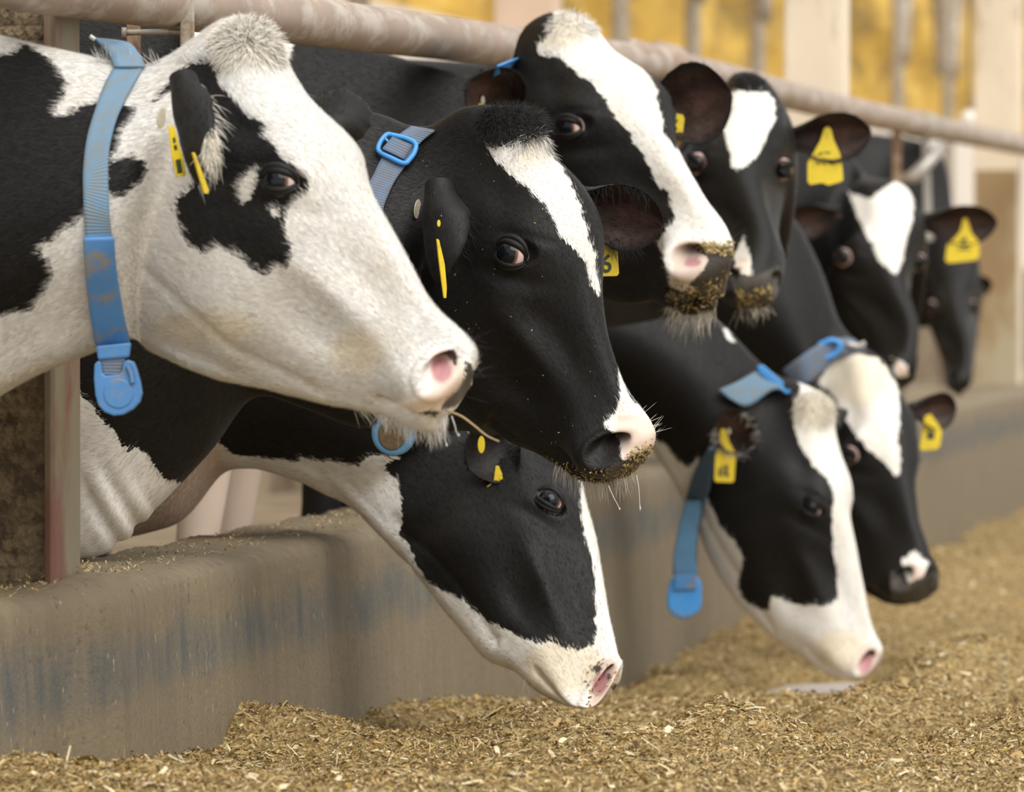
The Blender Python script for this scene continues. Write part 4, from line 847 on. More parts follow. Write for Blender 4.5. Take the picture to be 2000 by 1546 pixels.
# ---- F: cow eating behind, face in profile
Fc = cow('F', 'cow eating below the two front heads, black face in profile and white forehead stripe', 8.75,
    dict(eye=(1073, 975), nos=(1172, 1342), poll=(1092, 838), tip=(1213, 1300), mouth=(1048, 1312), chin=(1095, 1378), jaw2=(880, 1205), jaw=(740, 1050)), (.4, -.95, .05), (.95, .3, .1),
    [(1120, 880), (1136, 940), (1150, 1000), (1165, 1050), (1178, 1130), (1188, 1190), (1197, 1235), (1212, 1285), (1213, 1325), (1192, 1362), (1155, 1385), (1110, 1380), (1060, 1358), (1035, 1340), (1010, 1312), (950, 1290), (900, 1232), (850, 1172), (800, 1110), (745, 1055)],
    [(960, 740, 668, 985, .11), (880, 690, 600, 948, .12), (780, 640, 540, 926, .13), (640, 600, 480, 915, .14), (520, 560, 425, 930, .16), (420, 500, 360, 1010, .18), (300, 420, 290, 1040, .19), (150, 330, 150, 1060, .2)],
    over={11: (790, 1100), 12: (760, 1068), 13: (735, 1043), 14: (712, 1020)}, trunk=.12, folds=[(745, 1075, 150, 40, .64, .77, 42, .0035, .0)], **MQ,
    polys=[[(380, 800), (424, 858), (452, 886), (505, 893), (557, 897), (582, 904), (589, 893), (617, 900), (645, 900), (701, 909), (718, 890), (750, 890), (778, 893), (753, 904), (753, 918), (771, 932), (776, 932), (780, 956), (786, 988), (784, 1020), (782, 1041), (800, 1069), (816, 1109), (840, 1141), (872, 1157), (916, 1181), (949, 1213), (997, 1233), (1045, 1255), (1089, 1257), (1129, 1271), (1161, 1257), (1165, 1221), (1161, 1181), (1165, 1141), (1157, 1093), (1145, 1057), (1137, 1021), (1133, 980), (1133, 944), (1110, 880), (1300, 850), (1300, 1450), (900, 1450), (200, 1300), (200, 800)]],
    pink=[[(1168, 1290), (1195, 1285), (1215, 1310), (1200, 1360), (1150, 1390), (1150, 1370), (1160, 1330)]], grey=[ell(1166, 1306, 10, 8), ell(1185, 1322, 9, 8), ell(1203, 1342, 9, 7)], raw=[ell(1172, 1335, 16, 24, .3)], cream=[ell(1100, 1300, 90, 70)], mud=[[(330, 840), (440, 850), (480, 920), (480, 1060), (200, 1100), (240, 900)]])
ear(Fc, (992, 855), (915, 915), (-.2, -.3, .9), .10, dbase=-.0, dtip=-.04, hairs=10, inner=.15)
ear(Fc, (1110, 850), (1150, 800), (.3, .2, .5), .09, ref='ear2', dtip=.08, hairs=0)
done(Fc, 50000, .0085, .0007, .25, gaze=(-.05, .0), lid=(.0155, .0125))
whiskers(Fc, [(1020, 1328), (1060, 1358), (1110, 1380)], 40, .018, (-.1, -.9), cream=.6)
crumbs(Fc, [[(1150, 1300), (1190, 1280), (1210, 1300), (1205, 1350), (1150, 1392), (1130, 1385)]], 60, .004)
# ---- C: raised head with broad white blaze, upper middle
Cc = cow('C', 'black cow with raised head, broad white blaze and feed-caked muzzle, upper middle', 9.6,
    dict(eye=(1110, 250), nos=(1350, 502), poll=(1105, 45), mouth=(1302, 572), tip=(1432, 500), chin=(1355, 615), brow2=(1312, 230)), (.6, -.7, .4), (.6, .5, .5),
    [(1018, 105), (1030, 68), (1060, 33), (1100, 20), (1140, 30), (1170, 58), (1190, 90), (1235, 122), (1275, 148), (1305, 180), (1320, 220), (1318, 268), (1340, 322), (1380, 390), (1418, 440), (1434, 480), (1428, 525), (1415, 575), (1395, 608), (1350, 618), (1305, 606), (1285, 588), (1230, 594), (1190, 590)],
    [(985, 150, 1000, 560, .12), (940, 150, 930, 600, .13), (860, 135, 860, 620, .14), (770, 108, 780, 640, .16), (680, 85, 680, 660, .18), (570, 60, 560, 680, .2), (420, 45, 420, 700, .21)],
    **MQ,
    polys=[[(1082, 28), (1079, 56), (1063, 75), (1048, 90), (1049, 107), (1060, 110), (1079, 107), (1100, 118), (1122, 140), (1153, 161), (1172, 180), (1190, 211), (1209, 239), (1228, 255), (1237, 279), (1256, 301), (1271, 335), (1287, 363), (1305, 373), (1311, 397), (1318, 428), (1305, 444), (1285, 470), (1286, 487), (1296, 500), (1303, 530), (1310, 560), (1330, 570), (1400, 570), (1460, 520), (1460, 430), (1430, 430), (1385, 385), (1345, 320), (1318, 286), (1296, 258), (1293, 233), (1284, 202), (1282, 174), (1262, 140), (1240, 100), (1200, 50), (1150, 0), (1090, 5)],
        [(370, 40), (576, 80), (566, 112), (520, 160), (400, 150)]],
    pink=[[(1318, 478), (1340, 466), (1380, 478), (1400, 500), (1390, 540), (1345, 560), (1318, 550), (1310, 510)]],
    grey=[[(1350, 474), (1385, 478), (1440, 480), (1445, 560), (1415, 620), (1345, 555), (1372, 530), (1385, 505), (1362, 490)], [(1300, 572), (1340, 568), (1375, 575), (1340, 588), (1305, 584)]],
    raw=[ell(1352, 512, 18, 10)], cav=.85, nosc=.9, cream=[ell(1100, 60, 60, 50)], fleg=.0, white_legs=True, mud=[])
ear(Cc, (990, 205), (915, 158), (-.25, .1, 1.), .115, dbase=-.03, dtip=-.13, cup=1.25, hairs=14, inner=1.)
ear(Cc, (1292, 215), (1430, 185), (-.15, -.1, .9), .145, ref='ear2', dbase=.03, dtip=-.02, cup=1.0, hairs=30, inner=1.)
done(Cc, 60000, .009, .0007, .25, gaze=(-.6, .0), lid=(.0140, .0115))
tuft(Cc, (1120, 55), 45, 34, 1500, .016, (.1, -.1, .0), white=.03, cream=.4, droop=.3, w=.0009, radial=1., out=.08)
whiskers(Cc, [(1300, 600), (1350, 618), (1398, 606)], 170, .030, (-.2, -.8), white=.03, cream=1.3, w=.0006, dj=.5, droop=.5)
whiskers(Cc, [(1418, 445), (1434, 480)], 10, .03, (.6, .6), white=-.03, droop=0)
crumbs(Cc, [[(1318, 540), (1345, 552), (1400, 540), (1436, 480), (1436, 540), (1412, 600), (1350, 616), (1305, 600), (1300, 580)], [(1345, 474), (1436, 470), (1436, 500), (1370, 495)]], 300, .0036)
# ---- D: dark cow facing the camera with white forehead, muzzle behind C
Dc = cow('D', 'dark cow facing the camera with white forehead patch and large yellow tag, near the pipe', 10.7,
    dict(eye=(1352, 318), eye2=(1537, 332), nos2=(1508, 552), poll=(1462, 155), nos=(1432, 548), chin=(1462, 605)), (.1, -.8, .6), (.1, .6, .8),
    [(1420, 160), (1440, 140), (1470, 140), (1500, 158), (1522, 190), (1548, 240), (1558, 300), (1558, 360), (1550, 430), (1540, 490), (1530, 540), (1518, 578), (1495, 605), (1450, 612)],
    [(1420, 175, 1430, 560, .12, .10), (1370, 185, 1380, 600, .13, .12), (1290, 170, 1300, 620, .15, .1), (1180, 140, 1190, 640, .18, .0), (1050, 130, 1060, 650, .2, -.1)],
    over={11: (1452, 560), 12: (1450, 555), 13: (1446, 552), 14: (1442, 550)}, **LQ,
    polys=[[(1418, 182), (1440, 176), (1500, 180), (1512, 195), (1515, 235), (1500, 260), (1490, 285), (1475, 310), (1440, 333), (1430, 325), (1422, 290), (1412, 255), (1405, 225), (1403, 205)], [(1452, 460), (1465, 500), (1468, 540), (1440, 530), (1432, 500)]],
    pink=[[(1440, 500), (1462, 505), (1466, 540), (1440, 530)]], grey=[[(1425, 530), (1470, 540), (1520, 520), (1520, 590), (1440, 600)]])
ear(Dc, (1556, 268), (1702, 258), (-.1, -.25, .9), .098, ref='ear2', dbase=.0, dtip=-.03, cup=1.15, hairs=10, inner=1.)
ear(Dc, (1350, 240), (1290, 250), (.1, -.2, .9), .10, ref='ear', hairs=0, inner=1.)
done(Dc, 15000, .009, .0009, .25, gaze=(-.1, -.1, 2.2), lid=(.0105, .0085))
tuft(Dc, (1462, 160), 34, 16, 260, .022, (.1, .4, .4), white=-.03, droop=.4, w=.0010)
whiskers(Dc, [(1440, 606), (1500, 600)], 60, .026, (0, -.8), white=.03, cream=1.2, w=.0007, dj=.5)
crumbs(Dc, [[(1430, 560), (1515, 560), (1500, 605), (1440, 608)]], 60, .006)
# ---- G: lower right cow in profile, eating
Gc = cow('G', 'cow eating at lower right with cream poll tuft and long blue collar hanging in front', 11.4,
    dict(eye=(1584, 992), nos=(1695, 1290), poll=(1592, 790), tip=(1722, 1270), mouth=(1575, 1272), chin=(1640, 1325), jaw2=(1450, 1190), brow2=(1664, 960)), (.25, -.95, .1), (.95, .25, .1),
    [(1548, 795), (1562, 770), (1598, 762), (1630, 788), (1630, 830), (1642, 885), (1662, 935), (1667, 970), (1660, 1005), (1672, 1065), (1688, 1150), (1702, 1220), (1720, 1255), (1724, 1290), (1705, 1318), (1660, 1326), (1610, 1315), (1570, 1282), (1505, 1242), (1445, 1185), (1400, 1120), (1372, 1062), (1345, 1000)],
    [(1530, 765, 1310, 940, .11), (1480, 705, 1268, 872, .12), (1425, 645, 1215, 830, .13), (1350, 590, 1150, 790, .14), (1240, 530, 1080, 790, .16), (1120, 450, 1010, 800, .18), (980, 380, 900, 820, .2)],
    over={12: (1368, 1040), 13: (1352, 1012), 14: (1335, 985)}, base='white', **LQ,
    polys=[[(1551, 785), (1548, 821), (1557, 853), (1566, 875), (1584, 907), (1616, 934), (1629, 966), (1625, 1002), (1627, 1047), (1625, 1070), (1634, 1106), (1634, 1138), (1638, 1170), (1611, 1183), (1557, 1181), (1530, 1170), (1507, 1161), (1502, 1192), (1475, 1188), (1448, 1165), (1439, 1138), (1453, 1093), (1435, 1056), (1407, 1029), (1389, 989), (1376, 966), (1362, 915), (1367, 893), (1340, 912), (1317, 893), (1303, 871), (1240, 835), (1100, 800), (700, 900), (700, 200), (1400, 400), (1560, 740), (1562, 765)]],
    holes=[[(1412, 640), (1422, 645), (1438, 668), (1425, 665)]],
    pink=[[(1678, 1262), (1705, 1250), (1725, 1275), (1715, 1310), (1680, 1325), (1672, 1300)]], grey=[ell(1700, 1276, 9, 8)], raw=[ell(1691, 1295, 13, 22, .3)], cream=[ell(1592, 800, 50, 42), ell(1640, 1270, 60, 50)])
ear(Gc, (1462, 868), (1412, 802), (-.3, .1, 1.), .095, dbase=-.02, dtip=-.07, cup=1.25, hairs=24, inner=1., hair_white=.03)
ear(Gc, (1600, 850), (1640, 800), (.4, .1, -.5), .07, ref='ear2', dtip=.10, hairs=0)
done(Gc, 30000, .009, .0009, .25, gaze=(-.1, .1), lid=(.0150, .0120))
tuft(Gc, (1592, 800), 36, 34, 1500, .016, (.05, -.1, .0), white=.03, cream=1.2, droop=.3, w=.0010, radial=1., out=.08)
# ---- H: head down behind G
Hc = cow('H', 'cow eating behind the lower right one with big white forehead and black muzzle', 12.1,
    dict(eye=(1652, 888), eye2=(1782, 905), nos=(1768, 1128), nos2=(1824, 1108), poll=(1690, 700), tip=(1812, 1120), chin=(1750, 1175)), (.25, -.9, .3), (.3, .3, .9),
    [(1655, 700), (1690, 684), (1725, 700), (1748, 735), (1768, 780), (1790, 820), (1797, 890), (1788, 950), (1796, 1020), (1818, 1080), (1838, 1120), (1830, 1155), (1795, 1178), (1740, 1182), (1705, 1165)],
    [(1645, 640, 1600, 880, .11), (1610, 540, 1545, 830, .12), (1560, 440, 1480, 760, .13), (1490, 360, 1400, 720, .15), (1380, 300, 1300, 720, .18), (1260, 260, 1200, 720, .2)],
    over={11: (1680, 1010), 12: (1660, 980), 13: (1645, 950), 14: (1630, 920)}, trunk=.1, **LQ,
    polys=[[(1598, 745), (1620, 711), (1649, 689), (1679, 690), (1713, 698), (1735, 724), (1752, 753), (1758, 796), (1756, 839), (1752, 864), (1758, 873), (1756, 924), (1750, 931), (1731, 907), (1705, 886), (1679, 860), (1658, 830), (1641, 796), (1628, 771), (1602, 753)], [(1760, 1095), (1772, 1085), (1785, 1072), (1795, 1082), (1812, 1100), (1806, 1120), (1800, 1136), (1775, 1142), (1768, 1115)]],
    cav=.9, pink=[[(1775, 1098), (1808, 1104), (1800, 1138), (1778, 1140)]], grey=[[(1740, 1110), (1770, 1140), (1838, 1110), (1838, 1160), (1780, 1180), (1740, 1170)]], cream=[ell(1680, 740, 70, 60)])
ear(Hc, (1786, 800), (1868, 798), (-.1, -.2, .9), .085, ref='ear2', dtip=.02, hairs=0, inner=1.)
ear(Hc, (1610, 790), (1560, 820), (.1, -.2, .9), .08, ref='ear', hairs=0, inner=1.)
done(Hc, 12000, .009, .001, .25, gaze=(0, -.1, 2.2), lid=(.0105, .0085))
# ---- E: dark cow with white forehead, far right
Ec = cow('E', 'dark cow with long white triangular forehead and tagged ear, far right', 13.4,
    dict(eye=(1640, 500), eye2=(1800, 515), nos2=(1788, 722), nos=(1738, 720), poll=(1712, 352)), (.15, -.9, .4), (0, .4, .9),
    [(1660, 365), (1690, 352), (1730, 348), (1768, 362), (1790, 395), (1808, 440), (1812, 500), (1806, 560), (1795, 640), (1792, 700), (1785, 745), (1755, 765)],
    [(1680, 325, 1690, 660, .11, .08), (1650, 285, 1640, 680, .13, .1), (1590, 262, 1570, 680, .16, .05), (1480, 240, 1460, 680, .19, -.05), (1350, 235, 1340, 690, .2, -.1)],
    over={11: (1735, 700), 12: (1728, 690), 13: (1720, 680), 14: (1712, 672)}, **LQ,
    polys=[[(1655, 372), (1670, 380), (1700, 388), (1730, 365), (1750, 352), (1775, 366), (1785, 395), (1782, 430), (1770, 470), (1762, 510), (1750, 537), (1735, 525), (1715, 510), (1700, 470), (1680, 435), (1665, 400)], [(1740, 698), (1755, 702), (1772, 715), (1775, 735), (1750, 735), (1742, 715)]],
    pink=[[(1748, 702), (1772, 715), (1772, 735), (1750, 733)]])
ear(Ec, (1812, 432), (1948, 435), (-.1, -.3, .9), .10, ref='ear2', dtip=-.02, cup=1.2, hairs=0, inner=1.)
ear(Ec, (1630, 415), (1530, 440), (.1, -.3, .9), .09, ref='ear', hairs=0, inner=1.)
done(Ec, 8000, .009, .001, .25, gaze=(0, -.1, 2.2), lid=(.0105, .0085))
# ---- J: darkest head beyond E
Jc = cow('J', 'black cow head lowered beyond the last tagged ear beside the stained column', 17.2,
    dict(eye=(1815, 600), eye2=(1905, 600), nos2=(1895, 742), nos=(1862, 742), poll=(1862, 480)), (.1, -.9, .4), (0, .4, .9),
    [(1800, 520), (1830, 480), (1880, 472), (1910, 500), (1920, 560), (1915, 620), (1905, 690), (1898, 750), (1875, 775), (1852, 760), (1835, 690), (1815, 640)],
    [(1858, 390, 1845, 640, .12, .10), (1850, 325, 1800, 640, .15, .14), (1815, 285, 1740, 640, .17, .12), (1740, 265, 1660, 640, .2, .05)], over={11: (1862, 650), 12: (1855, 645), 13: (1850, 640), 14: (1845, 640)}, **LQ)
ear(Jc, (1905, 540), (1925, 575), (.1, -.3, .9), .07, ref='ear2', dtip=.0, hairs=0); ear(Jc, (1815, 540), (1780, 560), (.1, -.3, .9), .07, ref='ear', hairs=0)
done(Jc, 0, gaze=(0, -.1, 2.2), lid=(.0105, .0085))
# ------------------------------------------------------------------ collars, tags and small things
def dep(c, x, y, off=.004, dflt=None):
    h = ray(c, x, y); return (proj(h[0])[2]-off) if h is not None else dflt
def ptube(name, parent, pts, d, r, mat, closed=False, gx=0., n=10):
    pts = [P(x, y, d+gx*(x-pts[0][0])) for x, y in pts]
    if closed: pts = pts+[pts[0], pts[1]]
    p = np.array(pts); t = np.linspace(0, len(p)-1, len(p)*5); p = hermite(t, np.arange(len(p)), p); b = MB(); b.tube(p, r, n); return b.obj(name, mat, parent)
def ribbon(name, parent, L, R_, ds, mat, th=.003):
    L, R_ = np.array(L, float), np.array(R_, float); t = np.linspace(0, len(L)-1, len(L)*6); k = np.arange(len(L)); L, R_ = hermite(t, k, L), hermite(t, k, R_); ds = np.interp(t, k, ds); V, n = [], 5
    for l, r, d in zip(L, R_, ds):
        for q in range(n): x, y = l*(1-q/(n-1))+r*q/(n-1); V.append(P(x, y, d))
    V = np.array(V); m = len(L); c_ = V.reshape(m, n, 3)[:, 2]; u = np.concatenate([[0], np.cumsum(np.linalg.norm(np.diff(c_, axis=0), axis=1))])
    o = mesh(name, V, [grid_faces(m, n)], mat, parent, True, {'fuv': np.stack([np.repeat(u, n), np.tile(np.linspace(0, .04, n), m), np.zeros(m*n)], 1)}); s = o.modifiers.new('solidify', 'SOLIDIFY'); s.thickness = th; s.offset = 0; return o
def tagmarks(parent, quads, d, gx=0, cx=None):
    for q in quads: px_plate('print', parent, q, d-.0008, M['ink'], .0004, gx=gx, bevel=0, cx=cx)
def eartag(c, pts, d, label=None, gx=0., marks=(), mat='tag', th=.0022, name='ear_tag', round_=True):
    cx = np.array(pts, float).mean(0); o = px_plate(name, c.e, pts, d, M[mat], th, gx=gx, bevel=.0005, round_=round_)
    if label: o['label'] = label
    tagmarks(o, marks, d, gx, cx); return o
# A collar
s = strap(A, 'collar', [(224, 128), (203, 168), (189, 206), (171, 266), (163, 329), (163, 385), (166, 462), (172, 560), (188, 672)], [(282, 128), (259, 168), (241, 203), (224, 245), (212, 308), (213, 402), (218, 458), (232, 560), (252, 666)], M['web'], A.e, lift=.008, th=.0035)
s['label'] = 'pale blue ribbed webbing collar'
da = dep(A, 250, 135, .01, 7.1)
r = ribbon('strap_tail', s, [(224, 131), (214, 108), (200, 92), (180, 70)], [(284, 131), (272, 106), (248, 82), (186, 73)], [da, da+.02, da+.03, da+.03], M['web']); 
ptube('strap_tip', s, [(176, 70), (180, 73), (186, 77)], da+.03, .0028, M['rod'])
sl_ = strap(A, 'plastic_sleeve', [(162, 463), (165, 520), (171, 580), (185, 672)], [(222, 461), (226, 520), (236, 590), (253, 668)], M['blue'], s, lift=.015, th=.011, far=False, dense=8); sl_['label'] = 'dirty blue plastic sleeve over the strap'
for o_ in (sl_,): b_ = o_.modifiers.new('bevel', 'BEVEL'); b_.width = .003; b_.segments = 3; b_.limit_method = 'ANGLE'
db = dep(A, 218, 655, .024, 7.05)
px_plate('keeper', s, [(187, 675), (256, 668), (252, 698), (191, 703)], db, M['blue'], .018, bevel=.003)
r = ribbon('webbing_end', s, [(193, 698), (192, 732)], [(245, 696), (243, 735)], [db+.006, db+.006], M['web_grey'], .004)
pe = px_plate('pendant', s, [(184, 712), (190, 704), (197, 706), (200, 728), (206, 733), (232, 731), (238, 724), (241, 706), (250, 702), (262, 706), (268, 722), (275, 748), (278, 768), (273, 785), (260, 799), (240, 810), (222, 812), (204, 805), (192, 792), (186, 772), (183, 740)], db-.002, M['blue'], .020, bevel=.004)
pe['label'] = 'rounded blue plastic weight hanging below the collar'
px_plate('raised_boss', s, ell(231, 768, 30, 30), db-.0035, M['blue'], .008, bevel=.002)
ptube('rib', s, [(249, 714), (256, 730), (259, 748)], db-.005, .0032, M['blue'])
# A tags
d_ = dep(A, 392, 300, .02, 7.0)
eartag(A, [(331, 246), (336, 244), (342, 252), (352, 290), (358, 308), (364, 343), (347, 346), (338, 308), (334, 275)], d_+.03, 'slim yellow ear tag behind the ear', gx=.0012, marks=[[(343, 312), (353, 310), (357, 337), (347, 339)], [(337, 270), (342, 268), (344, 278), (339, 280)], [(339, 284), (345, 282), (347, 292), (341, 294)]])
eartag(A, [(377, 298), (381, 298), (409, 372), (407, 378), (400, 378), (388, 338)], d_-.01, 'second yellow ear tag seen on edge', gx=.0022)
px_plate('ear_button', A.e, ell(316, 230, 8, 20, .1), d_+.02, M['button'], .002, gx=.001)
# straw and saliva at A's mouth
def strand(name, parent, pts, d, r, mat, drop=0):
    p = np.array([P(x, y, d) for x, y in pts]); t = np.linspace(0, len(p)-1, len(p)*6); p = hermite(t, np.arange(len(p)), p); rr = np.full(len(p), r)*np.linspace(1.25, .7, len(p))
    if drop: rr[-5:] = [r*1.1, drop*.6, drop, drop*.8, drop*.2]
    b = MB(); b.tube(p, rr, 8); return b.obj(name, mat, parent)
M['saliva'] = solid('saliva', (.9, .9, .9), .03, .8); M['saliva'].node_tree.nodes['Principled BSDF'].inputs['Transmission Weight'].default_value = .85
M['stalk'] = simple('dry_stalk', (.42, .32, .18), .7, var=.3, scale=200)
dm = dep(A, 870, 800, .0, 6.98)
strand('straw_in_mouth', A.e, [(868, 800), (900, 812), (925, 830), (950, 850), (975, 862)], dm, .0012, M['stalk'])
for p_ in ([(882, 812), (888, 830), (891, 842), (897, 852)], [(866, 815), (868, 840), (870, 860), (873, 872)]): strand('saliva_drip', A.e, p_, dm-.01, .0007, M['saliva'], .0018)
# B collar, buckle and disc
s = strap(B, 'collar', [(803, 247), (775, 268), (745, 310), (730, 340), (716, 366), (704, 400), (697, 460), (695, 600), (712, 760), (738, 830)], [(849, 255), (818, 282), (792, 323), (771, 354), (759, 379), (748, 410), (738, 470), (736, 600), (756, 760), (786, 828)], M['web_grey'], B.e, lift=.006, th=.003)
s['label'] = 'grey blue webbing collar with a bright buckle'
d_ = dep(B, 777, 295, .012, 8.0)
pts_ = [(763, 263), (790, 269), (811, 280), (810, 296), (800, 311), (789, 319), (765, 309), (741, 296), (740, 284), (748, 270), (756, 263)]; dp_ = [dep(B, x, y, .013, 8.0) for x, y in pts_]; cf_ = np.linalg.lstsq(np.c_[np.array(pts_), np.ones(len(pts_))], np.array(dp_), rcond=None)[0]; pl_ = lambda x, y: float(cf_@np.array([x, y, 1.]))
p3_ = np.array([P(x, y, pl_(x, y)) for x, y in pts_+pts_[:2]]); p3_ = hermite(np.linspace(0, len(p3_)-1, 70), np.arange(len(p3_)), p3_); b_ = MB(); b_.tube(p3_, .0038, 10); bk = b_.obj('buckle', M['blue_clean'], s); bk['label'] = 'bright blue plastic slide buckle'
rb = ribbon('buckle_webbing', s, [(766, 268), (746, 291)], [(806, 285), (789, 312)], [pl_(786, 277)-.001, pl_(768, 302)-.001], M['web_grey'], .006)
ptube('buckle_bar', s, [(752, 270), (795, 316)], d_+.003, .002, M['blue_clean'])
d_ = dep(B, 765, 815, .02, 8.05)
ds_ = px_plate('pendant', s, ell(769, 846, 44, 44, 0, 40), d_, M['mud_blue'], .018, bevel=.004); ds_['label'] = 'round blue disc pendant caked with mud'
px_plate('mud_cake', s, ell(766, 848, 27, 30, 0, 20), d_-.003, M['crust'], .004, bevel=.001)
# B tags
d_ = dep(B, 850, 480, .02, 7.9)
eartag(B, [(854, 466), (858, 468), (869, 515), (873, 560), (872, 582), (868, 582), (863, 545), (858, 505)], d_-.025, 'yellow ear tag seen on edge', gx=.0012)
px_plate('tag_stud', B.e, ell(857, 436, 3.5, 7), d_, M['tag'], .004); px_plate('ear_button', B.e, ell(816, 408, 6, 19, .12), dep(B, 816, 408, .004, d_), M['button'], .0015, gx=.0012)
d2 = dep(B, 1225, 440, .008, 8.1)+.01
t_ = eartag(B, [(1168, 470), (1178, 464), (1186, 468), (1203, 478), (1206, 484), (1209, 534), (1205, 539), (1150, 540), (1152, 500)], d2, 'yellow ear tag with a dark green numeral 6')
def glyph(parent, txt, x, y, hpx, d, name='numeral', rot=0):
    cu = bpy.data.curves.new(name, 'FONT'); cu.body = txt; cu.size = 1; cu.align_x = 'CENTER'; cu.align_y = 'CENTER'; cu.extrude = .004; cu.offset = .012; tmp = bpy.data.objects.new(name, cu); COL.objects.link(tmp); dg = bpy.context.evaluated_depsgraph_get()
    me = bpy.data.meshes.new_from_object(tmp.evaluated_get(dg)); bpy.data.objects.remove(tmp); o = bpy.data.objects.new(name, me); COL.objects.link(o); o.parent = parent; me.materials.clear(); me.materials.append(M['ink'])
    k = hpx*d/F/.72; R3 = Matrix([[RT[0], UP[0], BK[0]], [RT[1], UP[1], BK[1]], [RT[2], UP[2], BK[2]]]).to_4x4(); o.matrix_local = Matrix.Translation(P(x, y, d)-parent_world(parent))@R3@Matrix.Rotation(rot, 4, 'Z')@Matrix.Diagonal((k*.95, k, k, 1)); return o
glyph(t_, '6', 1184, 516, 36, d2-.0012, rot=-.08)
# saliva at B's mouth
dm = dep(B, 1240, 925, .0, 7.9)
for p_ in ([(1243, 928), (1247, 950), (1249, 975), (1250, 998)], [(1188, 948), (1198, 970), (1206, 985), (1211, 996)]): strand('saliva_drip', B.e, p_, dm, .0006, M['saliva'], .0016)
# C
d_ = dep(Cc, 945, 220, .012, 9.45); eartag(Cc, [(931, 204), (938, 200), (953, 226), (948, 230), (940, 226)], d_, 'small yellow ear tag in the near ear'); px_plate('tag_stud', Cc.e, ell(943, 196, 4, 9), d_-.002, M['button'], .003)
d_ = dep(Cc, 1345, 235, .012, 9.6); eartag(Cc, [(1319, 221), (1334, 224), (1337, 232), (1331, 280), (1326, 284), (1303, 276)], d_, 'yellow ear tag half hidden by the brow', marks=[[(1319, 233), (1324, 232), (1323, 240), (1318, 241)], [(1309, 262), (1318, 258), (1320, 268), (1311, 272)]])
s = strap(Cc, 'collar', [(972, 128), (966, 138), (962, 150)], [(1012, 113), (1004, 122), (998, 132)], M['blue_clean'], Cc.e, lift=.004, far=False); s['label'] = 'bright blue collar strap behind the poll'
# D
d_ = dep(Dc, 1615, 275, .02, 10.6); t_ = eartag(Dc, [(1610, 250), (1617, 247), (1624, 252), (1628, 272), (1640, 298), (1645, 322), (1647, 352), (1640, 356), (1618, 362), (1605, 357), (1582, 361), (1577, 354), (1577, 318), (1590, 296), (1602, 275)], d_, 'large yellow flag tag with faint printing')
tagmarks(t_, [[(1598, 300), (1606, 296), (1607, 300), (1600, 304)], [(1610, 296), (1622, 297), (1622, 300), (1610, 299)], [(1594, 318), (1602, 318), (1602, 320.5), (1594, 320.5)], [(1606, 318), (1614, 318), (1614, 320.5), (1606, 320.5)], [(1618, 318), (1630, 318), (1630, 320.5), (1618, 320.5)]], d_)
px_plate('tag_neck_stud', Dc.e, ell(1617, 262, 4, 6), d_-.002, M['tag'], .004)
# E
d_ = dep(Ec, 1880, 440, .02, 13.3); t_ = eartag(Ec, [(1881, 427), (1888, 425), (1893, 440), (1898, 456), (1912, 472), (1913, 500), (1906, 508), (1852, 514), (1846, 508), (1850, 476), (1866, 464), (1876, 450)], d_, 'yellow flag tag with dark print')
tagmarks(t_, [[(1875, 468), (1886, 462), (1889, 470), (1878, 475)], [(1880, 478), (1894, 474), (1893, 479), (1880, 484)], [(1870, 484), (1896, 484), (1896, 488), (1870, 488)]], d_)
d_ = 11.9; eartag(Ec, [(1552, 448), (1562, 445), (1574, 470), (1574, 488), (1562, 488), (1556, 470)], dep(Ec, 1575, 430, .03, 13.2), 'small yellow tag in the near ear')
# F
d_ = dep(Fc, 950, 900, .02, 8.6); t_ = eartag(Fc, [(968, 909), (974, 909), (981, 926), (985, 970), (982, 975), (953, 971), (951, 966), (951, 949), (964, 940)], d_, 'yellow ear tag with a dark code')
tagmarks(t_, [[(959, 944), (964, 941), (966, 962), (961, 964)], [(966, 940), (971, 944), (972, 962), (968, 962)]], d_); px_plate('ear_button', Fc.e, ell(940, 868, 7, 17), d_-.01, M['tag'], .002); px_plate('ear_button', Fc.e, ell(921, 843, 9, 7, .4), d_, M['rust_button'], .002)
# G
d_ = dep(Gc, 1430, 850, .02, 11.2); t_ = eartag(Gc, [(1404, 840), (1412, 836), (1420, 840), (1424, 862), (1434, 880), (1437, 895), (1434, 938), (1430, 942), (1398, 941), (1395, 936), (1397, 890), (1403, 872)], d_, 'yellow ear tag with a dark code block')
tagmarks(t_, [[(1403, 914), (1407, 912), (1407, 930), (1403, 930)], [(1410, 908), (1413, 908), (1413, 930), (1410, 930)], [(1416, 908), (1422, 907), (1422, 930), (1416, 930)]], d_); px_plate('tag_stud', Gc.e, ell(1424, 842, 4, 6), d_-.004, M['button'], .003)
s = strap(Gc, 'collar', [(1385, 872), (1364, 905), (1350, 940), (1338, 985), (1328, 1030), (1319, 1075), (1315, 1122)], [(1412, 880), (1394, 915), (1386, 952), (1374, 990), (1366, 1030), (1360, 1075), (1361, 1122)], M['web_dark'], Gc.e, lift=.02, closed=False, far=False)
s['label'] = 'dark blue webbing collar hanging loose in front of the throat'
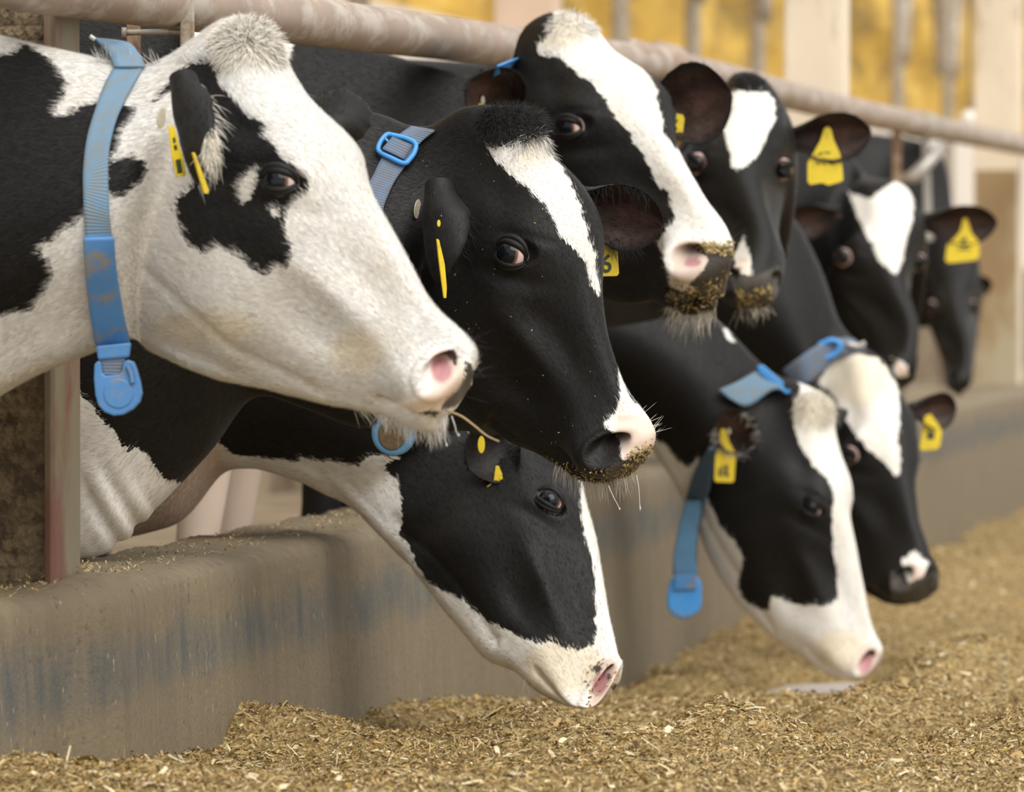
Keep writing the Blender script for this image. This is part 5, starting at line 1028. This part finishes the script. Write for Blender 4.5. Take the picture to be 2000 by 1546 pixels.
r = strap(Gc, 'collar_band', [(1500, 722), (1475, 726), (1440, 745), (1403, 761)], [(1530, 762), (1507, 762), (1460, 793), (1424, 778)], M['web'], s, lift=.026, far=False); r['label'] = 'pale blue band over the nape'
d_ = dep(Gc, 1500, 745, .03, 11.3)
bk = px_plate('buckle', s, [(1478, 714), (1490, 712), (1532, 748), (1528, 760), (1510, 752), (1482, 730)], d_, M['blue_clean'], .014, bevel=.003); ptube('buckle_pin', s, [(1525, 756), (1536, 766), (1543, 762)], d_, .004, M['blue_clean'])
d_ = dep(Gc, 1370, 1000, .03, 11.25)
px_plate('plastic_sleeve', s, [(1340, 978), (1372, 976), (1364, 1030), (1358, 1085), (1362, 1122), (1316, 1124), (1316, 1080), (1326, 1030)], d_, M['mud_blue'], .014, bevel=.003)
pe = px_plate('pendant', s, [(1308, 1138), (1312, 1128), (1364, 1126), (1370, 1138), (1371, 1175), (1366, 1192), (1352, 1204), (1334, 1208), (1316, 1202), (1305, 1188), (1303, 1165)], d_-.005, M['blue_clean'], .02, bevel=.004); px_plate('clasp', s, [(1318, 1122), (1360, 1120), (1361, 1150), (1316, 1152)], d_-.012, M['blue'], .008, bevel=.002)
# H
s = strap(Hc, 'collar', [(1528, 722), (1560, 698), (1600, 672), (1640, 660), (1668, 662)], [(1552, 762), (1590, 742), (1625, 708), (1655, 690), (1692, 684)], M['web_grey'], Hc.e, lift=.012, far=False); s['label'] = 'grey webbing collar behind the poll'
d_ = dep(Hc, 1620, 690, .02, 12.); ptube('buckle', s, [(1598, 676), (1622, 664), (1640, 672), (1630, 692), (1608, 698)], d_, .006, M['blue_clean'], True); ptube('strap_tip', s, [(1655, 672), (1675, 676), (1690, 670)], d_, .007, M['rod'])
d_ = dep(Hc, 1830, 800, .02, 11.9); eartag(Hc, [(1806, 812), (1818, 808), (1832, 828), (1840, 842), (1836, 872), (1828, 878), (1800, 880), (1796, 874), (1802, 840)], d_, 'blurred yellow flag tag', marks=[[(1812, 842), (1826, 842), (1824, 858), (1810, 858)]])
